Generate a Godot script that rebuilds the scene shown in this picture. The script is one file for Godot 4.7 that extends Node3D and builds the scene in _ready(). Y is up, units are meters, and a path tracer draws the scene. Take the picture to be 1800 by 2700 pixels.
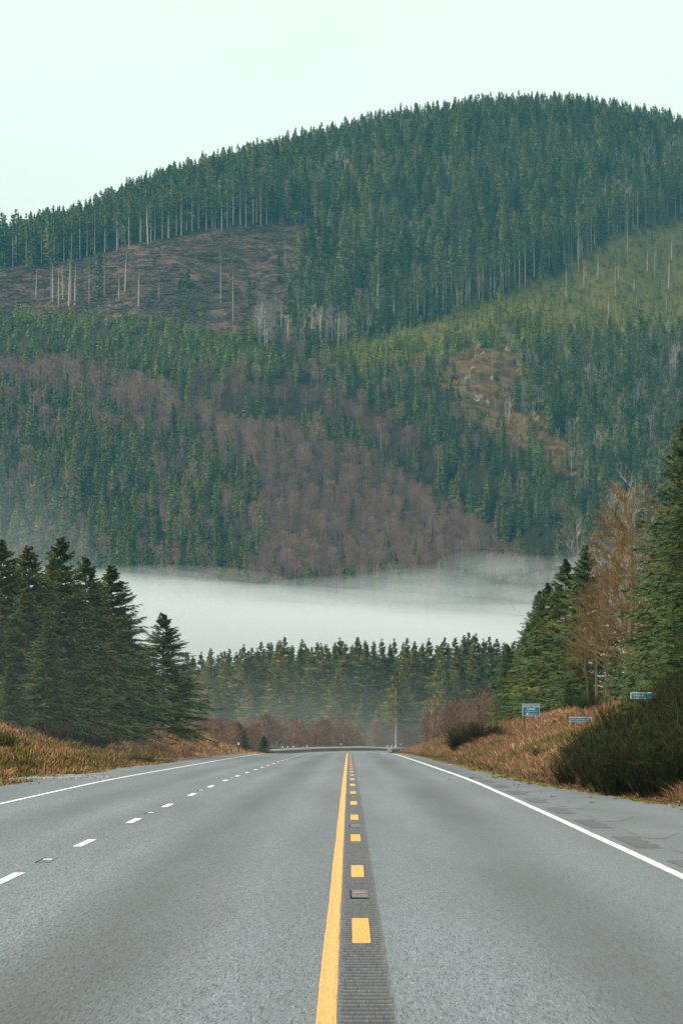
extends Node3D
# A highway runs straight ahead, crests and bends right below a wooded mountain with a fog bank at its foot.
# d = metres ahead of the camera (world z = -d).  Photo coordinates are in a 1568 x 2352 frame.

const F := 8885.0
const EYE := 1.65
const PITCH := 3.1205
var rng := RandomNumberGenerator.new()
var relief := FastNoiseLite.new()
var patchy := FastNoiseLite.new()
var M := {}
var names := {}
var ORD := ["first", "second", "third", "fourth", "fifth", "sixth", "seventh", "eighth", "ninth", "tenth", "eleventh", "twelfth", "thirteenth", "fourteenth", "fifteenth", "sixteenth", "seventeenth", "eighteenth", "nineteenth", "twentieth", "twenty-first", "twenty-second", "twenty-third", "twenty-fourth", "twenty-fifth", "twenty-sixth", "twenty-seventh", "twenty-eighth", "twenty-ninth", "thirtieth"]

# ------------------------------------------------------------------ helpers
class Buf:
	var v := PackedVector3Array()
	var c := PackedColorArray()
	var n := PackedVector3Array()
	var uv := PackedVector2Array()
	var rounded := false
	func tri(a: Vector3, b: Vector3, d: Vector3, col: Color) -> void:
		v.push_back(a); v.push_back(b); v.push_back(d)
		c.push_back(col); c.push_back(col); c.push_back(col)
		if rounded:
			var f := (d - a).cross(b - a).normalized()
			n.push_back(f); n.push_back(f); n.push_back(f)
	func spray(a: Vector3, b: Vector3, d: Vector3, col: Color, out: Vector3) -> void:
		# a needle spray that takes the light as the surface of its crown does
		if not rounded: return tri(a, b, d, col)
		if (d - a).cross(b - a).dot(out) < 0: var t := a; a = d; d = t
		v.push_back(a); v.push_back(b); v.push_back(d)
		c.push_back(col); c.push_back(col); c.push_back(col)
		n.push_back(out); n.push_back(out); n.push_back(out)
	func quad(a: Vector3, b: Vector3, d: Vector3, e: Vector3, col: Color) -> void:
		tri(a, b, d, col); tri(a, d, e, col)
	func box(lo: Vector3, hi: Vector3, col: Color, ch := 0.0) -> void:
		# a box with chamfered upright and top edges when ch > 0
		var x0 := lo.x; var x1 := hi.x; var z0 := lo.z; var z1 := hi.z
		var ring := [Vector2(x0 + ch, z0), Vector2(x1 - ch, z0), Vector2(x1, z0 + ch), Vector2(x1, z1 - ch), Vector2(x1 - ch, z1), Vector2(x0 + ch, z1), Vector2(x0, z1 - ch), Vector2(x0, z0 + ch)]
		var mid := Vector2((x0 + x1) / 2, (z0 + z1) / 2)
		for i in 8:
			var a: Vector2 = ring[i]; var b: Vector2 = ring[(i + 1) % 8]
			if a.distance_to(b) < 1e-6: continue
			quad(Vector3(a.x, lo.y, a.y), Vector3(a.x, hi.y - ch, a.y), Vector3(b.x, hi.y - ch, b.y), Vector3(b.x, lo.y, b.y), col)
			var at := a.move_toward(mid, ch); var bt := b.move_toward(mid, ch)
			if ch > 0: quad(Vector3(a.x, hi.y - ch, a.y), Vector3(at.x, hi.y, at.y), Vector3(bt.x, hi.y, bt.y), Vector3(b.x, hi.y - ch, b.y), col)
			else: at = a; bt = b
			tri(Vector3(at.x, hi.y, at.y), Vector3(mid.x, hi.y, mid.y), Vector3(bt.x, hi.y, bt.y), col)
			tri(Vector3(a.x, lo.y, a.y), Vector3(b.x, lo.y, b.y), Vector3(mid.x, lo.y, mid.y), col)
	func tube(path: Array, radii: Array, sides: int, col: Color) -> void:
		var rings := []
		for i in path.size():
			var t: Vector3 = (path[mini(i + 1, path.size() - 1)] - path[maxi(i - 1, 0)]).normalized()
			var s := t.cross(Vector3(0.31, 0.2, 0.93)).normalized()
			if s.length() < 0.5: s = t.cross(Vector3.RIGHT).normalized()
			var u := t.cross(s)
			var ring := []
			for k in sides:
				var a := TAU * k / sides
				ring.append(path[i] + (s * cos(a) + u * sin(a)) * radii[i])
			rings.append(ring)
		for i in path.size() - 1:
			for k in sides:
				var k2 := (k + 1) % sides
				quad(rings[i][k], rings[i + 1][k], rings[i + 1][k2], rings[i][k2], col)
	func mesh() -> ArrayMesh:
		var a := []
		a.resize(Mesh.ARRAY_MAX)
		a[Mesh.ARRAY_VERTEX] = v
		if c.size(): a[Mesh.ARRAY_COLOR] = c
		if n.size(): a[Mesh.ARRAY_NORMAL] = n
		if uv.size(): a[Mesh.ARRAY_TEX_UV] = uv
		var m := ArrayMesh.new()
		m.add_surface_from_arrays(Mesh.PRIMITIVE_TRIANGLES, a)
		return m

func grid_mesh(rows: int, cols: int, v: PackedVector3Array, c: PackedColorArray, uv: PackedVector2Array) -> ArrayMesh:
	# rows run away from the camera, columns from left to right
	var idx := PackedInt32Array()
	var n := PackedVector3Array()
	n.resize(v.size())
	for i in rows:
		for j in cols:
			var a := v[maxi(i - 1, 0) * cols + j]; var b := v[mini(i + 1, rows - 1) * cols + j]
			var e := v[i * cols + maxi(j - 1, 0)]; var f := v[i * cols + mini(j + 1, cols - 1)]
			var nn := (f - e).cross(b - a).normalized()
			n[i * cols + j] = nn if nn.y >= 0 else -nn
			if i < rows - 1 and j < cols - 1:
				var k := i * cols + j
				idx.append_array([k, k + cols, k + 1, k + 1, k + cols, k + cols + 1])
	var arr := []
	arr.resize(Mesh.ARRAY_MAX)
	arr[Mesh.ARRAY_VERTEX] = v; arr[Mesh.ARRAY_NORMAL] = n; arr[Mesh.ARRAY_INDEX] = idx
	if c.size(): arr[Mesh.ARRAY_COLOR] = c
	if uv.size(): arr[Mesh.ARRAY_TEX_UV] = uv
	var m := ArrayMesh.new()
	m.add_surface_from_arrays(Mesh.PRIMITIVE_TRIANGLES, arr)
	return m

func numbered(n: String) -> String:
	names[n] = names.get(n, 0) + 1
	return n if names[n] == 1 else "%s_%03d" % [n, names[n] - 1]

func tag(o: Node, label: String, category := "", group := "", kind := "") -> Node:
	o.set_meta("label", label)
	if category: o.set_meta("category", category)
	if group: o.set_meta("group", group)
	if kind: o.set_meta("kind", kind)
	return o

func part(called: String, mesh: Mesh, mat: Material, parent: Node) -> MeshInstance3D:
	var o := MeshInstance3D.new()
	o.name = called if parent != self else numbered(called)
	o.mesh = mesh
	o.material_override = mat
	parent.add_child(o, true)
	return o

func base(called: String, where: Vector3, turn := 0.0, scl := Vector3.ONE) -> Node3D:
	var o := Node3D.new()
	o.name = numbered(called)
	add_child(o)
	o.position = where
	o.rotation.y = turn
	o.scale = scl
	return o

func scatter(called: String, mesh: Mesh, mat: Material, xf: Array, cols: Array, parent: Node) -> MultiMeshInstance3D:
	var mm := MultiMesh.new()
	mm.transform_format = MultiMesh.TRANSFORM_3D
	mm.use_colors = true
	mm.mesh = mesh
	mm.instance_count = xf.size()
	for i in xf.size():
		mm.set_instance_transform(i, xf[i])
		mm.set_instance_color(i, cols[i])
	var o := MultiMeshInstance3D.new()
	o.name = called if parent != self else numbered(called)
	o.multimesh = mm
	o.material_override = mat
	parent.add_child(o, true)
	return o

func curve(table: Array, x: float) -> float:
	# smooth interpolation through [x, y] pairs
	if x <= table[0][0]: return table[0][1]
	for i in table.size() - 1:
		if x <= table[i + 1][0]:
			var t: float = (x - table[i][0]) / (table[i + 1][0] - table[i][0])
			var p0: float = table[maxi(i - 1, 0)][1]; var p3: float = table[mini(i + 2, table.size() - 1)][1]
			return cubic_interpolate_in_time(table[i][1], table[i + 1][1], p0, p3, t, 
				table[i + 1][0] - table[i][0], table[maxi(i - 1, 0)][0] - table[i][0] if i > 0 else -1.0, table[mini(i + 2, table.size() - 1)][0] - table[i][0] if i + 2 < table.size() else table[i + 1][0] - table[i][0] + 1.0)
	return table[-1][1]

func lin(table: Array, x: float) -> float:
	if x <= table[0][0]: return table[0][1]
	for i in table.size() - 1:
		if x <= table[i + 1][0]:
			return lerpf(table[i][1], table[i + 1][1], (x - table[i][0]) / (table[i + 1][0] - table[i][0]))
	return table[-1][1]

func slope_of(y: float) -> float:
	var p := deg_to_rad(PITCH); var s := (1176.0 - y) / F
	return (s * cos(p) + sin(p)) / (cos(p) - s * sin(p))

func at(x: float, y: float, d: float) -> Vector3:
	var p := deg_to_rad(PITCH); var s := (1176.0 - y) / F
	return Vector3((x - 784.0) / F / (cos(p) - s * sin(p)) * d, EYE + slope_of(y) * d, -d)

func seen_at(P: Vector3) -> Vector2:
	var p := deg_to_rad(PITCH); var d := -P.z
	var depth := d * cos(p) + (P.y - EYE) * sin(p)
	return Vector2(784.0 + F * P.x / depth, 1176.0 - F * ((P.y - EYE) * cos(p) - d * sin(p)) / depth)

# ------------------------------------------------------------------ the lie of the land
var ROAD_Y := [[-400.0, 0.0], [0.0, 0.0], [92.0, 0.0], [110.0, -0.02], [130.0, -0.08], [150.0, -0.155], [200.0, -0.345], [250.0, -0.55], [300.0, -0.78], [400.0, -1.5], [500.0, -2.35], [560.0, -2.9], [600.0, -3.14], [640.0, -3.28], [680.0, -3.4], [740.0, -3.68], [790.0, -4.25], [845.0, -5.45], [900.0, -7.0]]
var BANK_L := [[0.0, -0.03], [0.7, -0.12], [1.6, -0.16], [2.6, 0.08], [4.3, 0.45], [8.7, 1.6], [14.0, 2.4], [40.0, 4.0], [400.0, 9.0]]
var BANK_R := [[0.0, -0.02], [0.5, -0.07], [1.0, -0.04], [2.0, 0.45], [4.5, 1.5], [7.0, 2.25], [12.0, 3.3], [40.0, 6.0], [400.0, 14.0]]
var SKYLINE := [[-3000.0, 1292.0], [-900.0, 892.0], [-300.0, 652.0], [0.0, 560.0], [100.0, 532.0], [200.0, 505.0], [300.0, 458.8], [400.0, 423.5], [500.0, 391.3], [600.0, 365.1], [700.0, 341.9], [800.0, 318.5], [900.0, 293.3], [1000.0, 280.2], [1100.0, 262.0], [1200.0, 256.0], [1300.0, 257.0], [1400.0, 267.0], [1450.0, 279.0], [1568.0, 304.0], [1900.0, 373.0], [2500.0, 673.0], [4500.0, 1173.0]]

var SPUR := [[-400.0, 815.0], [0.0, 846.0], [130.0, 855.0], [240.0, 880.0], [350.0, 913.0], [460.0, 968.0], [560.0, 1012.0], [700.0, 1014.0], [760.0, 1035.0], [900.0, 1110.0], [1000.0, 1180.0], [1100.0, 1240.0], [1220.0, 1330.0], [1350.0, 1450.0], [1500.0, 1560.0]]

func road_x(d: float) -> float:
	var x := -0.06 + 0.0019 * d
	if d > 560: x += (d - 560) * (d - 560) / 2100.0
	return x
func road_y(d: float) -> float: return curve(ROAD_Y, d)
func edge_l(d: float) -> float: return -9.1 - 3.3 * smoothstep(560.0, 680.0, d) + 0.12 * sin(d * 0.11) + 0.07 * sin(d * 0.37) + 0.2 * relief.get_noise_1d(d * 40.0 + 900.0)
func edge_r(d: float) -> float:
	return lin([[20.0, 14.0], [58.0, 11.0], [68.0, 8.6], [73.0, 7.0], [78.0, 6.35], [90.0, 5.7], [112.0, 4.85], [150.0, 4.75], [1000.0, 4.7]], d) + 0.06 * sin(d * 0.29) + 0.04 * sin(d * 0.83) + 0.16 * relief.get_noise_1d(d * 55.0)

func ground_y(x: float, d: float) -> float:
	var c := road_x(d); var ry := road_y(d)
	var l := c + edge_l(d); var r := c + edge_r(d)
	if x > l + 0.12 and x < r - 0.12: return ry - 0.18
	var h := 0.0
	if x <= l + 0.12:
		var u := maxf(l - x, 0)
		h = curve(BANK_L, u) * lin([[130.0, 1.0], [200.0, 1.05], [330.0, 2.1], [400.0, 1.5], [480.0, 0.5], [560.0, 0.25], [1000.0, 0.1]], d)
	else:
		var u := maxf(x - r, 0)
		h = curve(BANK_R, u) * lin([[60.0, 0.7], [90.0, 0.95], [125.0, 1.0], [150.0, 0.84], [175.0, 0.82], [205.0, 1.02], [300.0, 0.9], [420.0, 0.35], [600.0, 0.15], [1000.0, 0.1]], d)
	var bump := clampf(minf(absf(l - x), absf(x - r)) / 3.0, 0, 1)
	return ry + h + bump * (0.13 * relief.get_noise_2d(x * 22.0, d * 14.0) + 0.35 * relief.get_noise_2d(x * 4.0, d * 3.0))

func mountain_y(x: float, d: float) -> float:
	var col := 784.0 + x / d * F * 0.99
	var dc := 2130.0 + clampf(col, -1500, 3000) / 1568.0 * 260.0
	var d0 := 1450.0
	var vs := slope_of(curve(SKYLINE, col)); var v0 := slope_of(1560.0)
	var t := (d - d0) / (dc - d0)
	var y := 0.0
	if t < 0:
		y = lerpf(-14.0, EYE + v0 * d0, smoothstep(950.0, d0, d) * 0.85 + 0.15 * clampf((d - 950.0) / 500.0, 0, 1))
	else:
		var tt := minf(t, 1.0)
		y = EYE + (v0 + (vs - v0) * (1.25 * tt - 0.25 * tt * tt)) * minf(d, dc)
		if t > 1: y -= (d - dc) * (d - dc) / 400.0 if d - dc < 100 else 25.0 + (d - dc - 100.0) * 0.4
	if t > 0 and t < 1:
		# a spur runs down from the left; behind its crest lies a shallow gully
		var rr := (slope_of(lin(SPUR, col)) - v0) / (vs - v0)
		var tr := (1.25 - sqrt(maxf(1.5625 - rr, 0.0))) / 0.5
		var past := (d - d0 - tr * (dc - d0)) / 95.0
		if tr > 0 and past > 0 and past < 1: y -= 24.0 * pow(sin(PI * past), 2) * smoothstep(0.0, 0.08, tr)
	var room := smoothstep(0.0, 0.15, t) * (1.0 - smoothstep(0.8, 0.97, t))
	return y + room * (9.0 * relief.get_noise_2d(x * 1.1, d * 0.55) + 2.0 * relief.get_noise_2d(x * 6.0, d * 6.0))

func land(x: float, d: float) -> float:
	return ground_y(x, d) if d < 960 else mountain_y(x, d)

func mountain_spot(px: float, py: float) -> Vector3:
	# the point of the mountainside that the photo shows at px, py
	var d := 1455.0
	while d < 2500:
		var X := at(px, py, d).x
		var P := Vector3(X, mountain_y(X, d), -d)
		if seen_at(P).y <= py: return P
		d += 2.0
	return Vector3.ZERO

# ------------------------------------------------------------------ materials
func plain(col: Color, rough := 0.9, spec := 0.25, vcol := true) -> StandardMaterial3D:
	var m := StandardMaterial3D.new()
	m.albedo_color = col.linear_to_srgb() if not vcol else Color.WHITE
	m.vertex_color_use_as_albedo = vcol
	m.roughness = rough
	m.metallic_specular = spec
	m.cull_mode = BaseMaterial3D.CULL_DISABLED
	return m

func tinted(col: Color, rough := 0.9, spec := 0.25) -> StandardMaterial3D:
	# vertex colours times a tint given in linear light
	var m := plain(Color.WHITE, rough, spec)
	m.albedo_color = col.linear_to_srgb()
	return m

func noise_tex(size: int, seed_: int, freq: float, oct: int, lo: Color, hi: Color, kind := FastNoiseLite.TYPE_SIMPLEX_SMOOTH, bias := 0.0) -> ImageTexture:
	var f := FastNoiseLite.new()
	f.seed = seed_; f.frequency = freq; f.noise_type = kind
	f.fractal_octaves = oct
	var im := f.get_seamless_image(size, size)
	im.convert(Image.FORMAT_RGB8)
	var by := im.get_data()
	for i in size * size:
		var t := clampf(by[i * 3] / 255.0 + bias, 0, 1)
		var cc := lo.lerp(hi, t)
		by[i * 3] = int(cc.r * 255); by[i * 3 + 1] = int(cc.g * 255); by[i * 3 + 2] = int(cc.b * 255)
	return ImageTexture.create_from_image(Image.create_from_data(size, size, false, Image.FORMAT_RGB8, by))

func asphalt_texture(size: int) -> ImageTexture:
	# aggregate: light and dark stones in a grey binder, 1.6 m to the tile
	var r := RandomNumberGenerator.new()
	r.seed = 77
	var by := PackedByteArray()
	by.resize(size * size * 3)
	for i in size * size:
		var g := 186 + r.randi_range(-26, 26)
		by[i * 3] = g; by[i * 3 + 1] = g; by[i * 3 + 2] = g
	for k in size * size / 9:
		var x := r.randi() % size; var y := r.randi() % size
		var g: int = [98, 122, 150, 230, 242, 216, 206, 88][r.randi() % 8]
		var w := 1 + r.randi() % 3; var h := 1 + r.randi() % 3
		for a in w:
			for b in h:
				var i := ((y + b) % size * size + (x + a) % size) * 3
				by[i] = mini(255, g + 2); by[i + 1] = g; by[i + 2] = g
	return ImageTexture.create_from_image(Image.create_from_data(size, size, false, Image.FORMAT_RGB8, by))

func make_materials() -> void:
	var asp := asphalt_texture(512)
	var m := plain(Color.WHITE, 0.78, 0.6)
	m.albedo_texture = asp
	m.heightmap_enabled = true; m.heightmap_texture = asp; m.heightmap_scale = 0.2
	m.uv1_scale = Vector3(1 / 1.9, 1 / 30.0, 1)
	M.asphalt = m
	m = m.duplicate()
	m.roughness = 0.8
	M.rumble = m
	var wear := noise_tex(256, 5, 0.03, 4, Color(0.66, 0.66, 0.66), Color(1, 1, 1), FastNoiseLite.TYPE_SIMPLEX_SMOOTH, 0.22)
	for k in [["yellow", Color(0.60, 0.31, 0.055)], ["white", Color(0.72, 0.74, 0.71)]]:
		m = plain(Color.WHITE, 0.55, 0.4)
		m.albedo_texture = wear
		m.albedo_color = k[1].linear_to_srgb()
		m.uv1_scale = Vector3(9, 0.22, 1)
		M[k[0]] = m
	m = plain(Color.WHITE, 0.95, 0.15)
	m.albedo_texture = noise_tex(512, 9, 0.02, 5, Color(0.62, 0.58, 0.52), Color(1, 1, 1))
	m.uv1_triplanar = true; m.uv1_world_triplanar = true
	m.uv1_scale = Vector3.ONE * 0.31
	M.soil = m
	m = m.duplicate()
	m.uv1_scale = Vector3.ONE * 0.021
	M.hillside = m
	M.needles = plain(Color.WHITE, 0.8, 0.2)
	M.needles.backlight_enabled = true; M.needles.backlight = Color(0.42, 0.48, 0.25)
	M.bark = plain(Color.WHITE, 0.95, 0.15)
	M.twigs = plain(Color.WHITE, 0.9, 0.15)
	M.straw = plain(Color.WHITE, 0.9, 0.2)
	M.straw.backlight_enabled = true; M.straw.backlight = Color(0.3, 0.25, 0.15)
	M.zinc = plain(Color.WHITE, 0.42, 0.5)
	M.zinc.metallic = 0.55
	M.paint = plain(Color.WHITE, 0.45, 0.5)
	M.wood = plain(Color.WHITE, 0.9, 0.2)
	M.stone = plain(Color.WHITE, 0.95, 0.2)

# ------------------------------------------------------------------ plants
func v_jit(a: float) -> Vector3: return Vector3(rng.randf_range(-a, a), rng.randf_range(-a, a), rng.randf_range(-a, a))
func shade(c: Color, a: float) -> Color:
	var k := 1.0 + rng.randf_range(-a, a)
	return Color(c.r * k, c.g * k * (1 + rng.randf_range(-0.06, 0.06)), c.b * k)

# spec: h height, r crown radius, base crown start (share of height), whorls, per, nodes, wide (twig width), tops (crown power)
func conifer_crown(b: Buf, s: Dictionary) -> void:
	var H: float = s.h
	var greens: Array = s.get("greens", [Color(0.108, 0.118, 0.036), Color(0.076, 0.106, 0.042), Color(0.145, 0.132, 0.036), Color(0.076, 0.096, 0.040)])
	for w in s.whorls:
		var t = (w + rng.randf()) / float(s.whorls)
		var h := lerpf(s.base * H, H * 0.985, pow(t, s.get("spread", 0.92)))
		var L: float = s.r * pow(1.0 - t, s.get("power", 0.72)) * (1.0 if t > 0.12 else lerpf(s.get("skirt", 0.75), 1.0, t / 0.12)) + s.h * s.get("nib", 0.012)
		var el := lerpf(s.get("low", -0.22), s.get("high", 0.75), pow(t, 1.4))
		for k in s.per:
			var az := rng.randf() * TAU
			var len_ := L * rng.randf_range(0.62, 1.16)
			if rng.randf() < s.get("gap", 0.06): continue
			var out := Vector3(cos(az), 0, sin(az)); var side := Vector3(-sin(az), 0, cos(az))
			var e := el + rng.randf_range(-0.3, 0.3)
			var col := shade(greens[rng.randi() % greens.size()], 0.22)
			var o := Vector3(0, h + rng.randf_range(-0.02, 0.02) * H, 0)
			var n: int = s.nodes
			for i in n:
				var q := lerpf(s.get("inner", 0.18), 1.0, (i + rng.randf() * 0.8) / n)
				var p = o + out * (len_ * q * cos(e)) + Vector3.UP * (len_ * (q * sin(e) - s.get("droop", 0.20) * q * q + 0.16 * q * q * q))
				var tl: float = len_ * s.get("twig", 0.46) * (1.0 - 0.62 * q) + s.tip
				for sd in [-1.0, 1.0]:
					var dir = (out * rng.randf_range(0.3, 0.95) + side * sd * rng.randf_range(0.4, 1.0) + Vector3.UP * rng.randf_range(-0.5, 0.28)).normalized() * tl * rng.randf_range(0.65, 1.2)
					var wv = (out * 0.5 - side * sd * 0.3 + Vector3.UP * rng.randf_range(0.1, 1.3)).normalized() * s.wide * rng.randf_range(0.6, 1.25)
					b.spray(p - wv * 0.5, p + dir, p + wv * 0.5, col, (Vector3(p.x, 0, p.z).normalized() * (0.35 + 0.65 * q) + Vector3.UP * 0.75 + v_jit(0.4)).normalized())
				if i == n - 1:
					b.spray(p - side * s.wide * 0.5, p + (out + Vector3.UP * rng.randf_range(-0.1, 0.5)) * tl, p + side * s.wide * 0.5, col, (out + Vector3.UP * 0.6).normalized())
	# leader
	for k in 3:
		var a = Vector3(cos(k * 2.1), 0, sin(k * 2.1)) * s.wide * 0.28
		b.tri(Vector3(0, H * 0.95, 0) + a, Vector3(0, H, 0), Vector3(0, H * 0.95, 0) - a, greens[0])

func conifer_trunk(b: Buf, s: Dictionary, col: Color, sides := 6) -> void:
	var H: float = s.h; var r: float = s.get("girth", H * 0.0115)
	b.tube([Vector3(0, -0.02 * H, 0), Vector3(0, 0.03 * H, 0), Vector3(rng.randf_range(-0.004, 0.004) * H, 0.45 * H, 0), Vector3(0, 0.97 * H, 0)], [r * 1.35, r, r * 0.72, r * 0.08], sides, col)
	for k in s.get("stubs", 0):
		var h := rng.randf_range(0.12, s.base + 0.1) * H; var az := rng.randf() * TAU
		var dir := Vector3(cos(az), rng.randf_range(-0.35, 0.1), sin(az)) * rng.randf_range(0.02, 0.055) * H
		b.tri(Vector3(0, h - 0.002 * H, 0), Vector3(0, h, 0) + dir, Vector3(0, h + 0.003 * H, 0), col)

# a bare broadleaf tree: trunk and limbs into one buffer, twigs into another
func alder(bt: Buf, bw: Buf, H: float, limbs: int, subs: int, fine: int, lean: Vector3, bark: Color, moss: Color, twig: Color, thick := 1.0) -> void:
	var pts := []; var rad := []
	var p := Vector3.ZERO; var dir := (Vector3.UP + lean).normalized()
	var n := 8
	for i in n + 1:
		pts.append(p); rad.append(H * 0.0095 * thick * (1.0 - 0.93 * i / float(n)))
		dir = (dir + v_jit(0.09) + Vector3.UP * 0.03).normalized()
		p += dir * H / n
	bt.tube(pts, rad, 5, bark)
	for l in limbs:
		var t := lerpf(0.24, 0.97, pow((l + rng.randf()) / limbs, 0.8))
		var fi := t * n; var k := mini(int(fi), n - 1)
		var o: Vector3 = pts[k].lerp(pts[k + 1], fi - k)
		var az := rng.randf() * TAU
		var el := rng.randf_range(0.25, 0.85)
		var len_ := H * (0.30 * (1.0 - t) + 0.07) * rng.randf_range(0.7, 1.35)
		var bd := Vector3(cos(az) * cos(el), sin(el), sin(az) * cos(el))
		var lp := [o]; var lr := [H * 0.0034 * thick * (1.15 - t)]
		var q := o
		for i in 4:
			bd = (bd + v_jit(0.16) + Vector3.UP * 0.06).normalized()
			q += bd * len_ / 4
			lp.append(q); lr.append(lr[0] * (1.0 - 0.22 * (i + 1)))
		bt.tube(lp, lr, 3, moss if rng.randf() < 0.6 else bark)
		for s in subs:
			var ts := rng.randf_range(0.2, 1.0) * 3.99; var ks := int(ts)
			var so: Vector3 = lp[ks].lerp(lp[ks + 1], ts - ks)
			var sdir := (bd + v_jit(0.9) + Vector3.UP * 0.25).normalized()
			var sl := len_ * rng.randf_range(0.22, 0.5)
			var sw := H * 0.0014 * thick
			var cross := sdir.cross(v_jit(1)).normalized() * sw
			var scol := shade(moss if rng.randf() < 0.35 else twig, 0.2)
			bw.tri(so - cross, so + sdir * sl, so + cross, scol)
			for f in fine:
				var fo := so + sdir * sl * rng.randf_range(0.15, 1.0)
				var fd := (sdir + v_jit(0.85) + Vector3.UP * 0.2).normalized() * sl * rng.randf_range(0.25, 0.6)
				var fc := fd.normalized().cross(v_jit(1)).normalized() * sw * 0.55
				bw.tri(fo - fc, fo + fd, fo + fc, shade(twig, 0.25))

func far_alder(b: Buf, H: float, twig: Color, bark: Color, count: int, w: float, low := 0.42) -> void:
	b.tube([Vector3(0, -0.3, 0), Vector3(v_jit(0.02 * H).x, H * 0.5, 0), Vector3(0, H * 0.93, 0)], [H * 0.011, H * 0.008, H * 0.001], 3, bark)
	for i in 9:
		var h := rng.randf_range(low * 0.8, 0.8) * H; var az := rng.randf() * TAU
		var dir := Vector3(cos(az) * 0.5, 1.0, sin(az) * 0.5) * H * rng.randf_range(0.12, 0.22)
		b.tri(Vector3(0, h, 0), Vector3(0, h, 0) + dir, Vector3(0, h + H * 0.012, 0), bark)
	for i in count:
		# twigs fill a rounded, upswept crown
		var t := rng.randf()
		var h := lerpf(low, 0.94, t) * H
		var rr := H * 0.17 * sqrt(maxf(0.0, 1.0 - pow((t - 0.45) / 0.62, 2))) * sqrt(rng.randf())
		var az := rng.randf() * TAU
		var p := Vector3(cos(az) * rr, h, sin(az) * rr)
		var dir := (Vector3(cos(az) * 0.55, 1.0, sin(az) * 0.55) + v_jit(0.35)).normalized() * H * rng.randf_range(0.06, 0.13)
		var c := dir.normalized().cross(v_jit(1)).normalized() * w
		b.tri(p - c, p + dir, p + c, shade(twig, 0.2))

func broom(b: Buf, H: float, R: float, stems: int, cols: Array) -> void:
	for i in stems:
		var az := rng.randf() * TAU; var rr := R * 0.55 * sqrt(rng.randf())
		var o := Vector3(cos(az) * rr, -0.1, sin(az) * rr)
		var out := Vector3(cos(az), 0, sin(az)) * R * rng.randf_range(0.1, 0.75) + v_jit(0.2)
		var hh := H * rng.randf_range(0.55, 1.0) * (1.0 - 0.35 * rr / R)
		var tip := o + Vector3(out.x, hh, out.z)
		var col := shade(cols[rng.randi() % cols.size()], 0.25)
		var c := (tip - o).normalized().cross(v_jit(1)).normalized() * 0.016
		b.tri(o - c, tip, o + c, col)
		for k in 9:
			var q := o.lerp(tip, rng.randf_range(0.2, 1.0))
			var dir := ((tip - o).normalized() * 0.8 + v_jit(0.85)).normalized() * hh * rng.randf_range(0.07, 0.24)
			var cc := dir.normalized().cross(v_jit(1)).normalized() * 0.011
			b.tri(q - cc, q + dir, q + cc, shade(col, 0.15))

func grass_clump(b: Buf, H: float, R: float, blades: int, cols: Array) -> void:
	for i in blades:
		var az := rng.randf() * TAU; var o := Vector3(cos(az), 0, sin(az)) * R * sqrt(rng.randf()) + Vector3(0, -0.04, 0)
		var lean := Vector3(cos(az + rng.randf_range(-1, 1)), 0, sin(az + rng.randf_range(-1, 1))) * H * rng.randf_range(0.1, 0.7)
		var hh := H * rng.randf_range(0.5, 1.0)
		var mid := o + lean * 0.35 + Vector3.UP * hh * 0.65; var tip := o + lean + Vector3.UP * hh
		var c := lean.cross(Vector3.UP).normalized() * rng.randf_range(0.006, 0.013)
		var col := shade(cols[rng.randi() % cols.size()], 0.25)
		b.tri(o - c, mid - c * 0.7, o + c, col)
		b.tri(o + c, mid - c * 0.7, mid + c * 0.7, col)
		b.tri(mid - c * 0.7, tip, mid + c * 0.7, col)

func _ready() -> void:
	rng.seed = 20240611
	relief.seed = 3; relief.frequency = 0.01; relief.fractal_octaves = 3
	patchy.seed = 8; patchy.frequency = 0.012; patchy.fractal_octaves = 3
	# ---- camera
	var cam := Camera3D.new()
	cam.name = "camera"
	cam.fov = 2.0 * rad_to_deg(atan(1176.0 / F))
	cam.near = 0.5; cam.far = 9000.0
	cam.position = Vector3(0, EYE, 0)
	cam.rotation_degrees = Vector3(PITCH, 0, 0)
	add_child(cam)
	cam.make_current()
	# ---- overcast sky: brighter towards the zenith, faint cloud structure all round
	var env := Environment.new()
	env.background_mode = Environment.BG_SKY
	var sky := Sky.new()
	var pano := PanoramaSkyMaterial.new()
	pano.panorama = sky_picture()
	sky.sky_material = pano
	env.sky = sky
	env.background_energy_multiplier = 1.0
	env.tonemap_mode = Environment.TONE_MAPPER_LINEAR
	env.tonemap_exposure = 2.2
	env.sdfgi_enabled = true; env.ssao_enabled = true; env.ssil_enabled = true
	env.fog_enabled = true
	env.fog_density = 0.00005
	env.fog_light_color = Color(0.42, 0.84, 0.96)
	env.volumetric_fog_enabled = true
	env.volumetric_fog_density = 0.0
	var we := WorldEnvironment.new()
	we.name = "world"
	we.environment = env
	add_child(we)
	# ---- the sun behind the overcast, high on the left
	var sun := DirectionalLight3D.new()
	sun.name = "sun"
	sun.light_energy = 0.6
	sun.light_color = Color(1.0, 0.92, 0.78)
	sun.light_angular_distance = 10.0
	sun.shadow_enabled = true
	sun.rotation_degrees = Vector3(-38, -75, 0)
	add_child(sun)
	make_materials()
	build_land()
	build_road()
	build_mountain_woods()
	build_near_trees()
	build_verges()
	build_furniture()
	build_mist()

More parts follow.
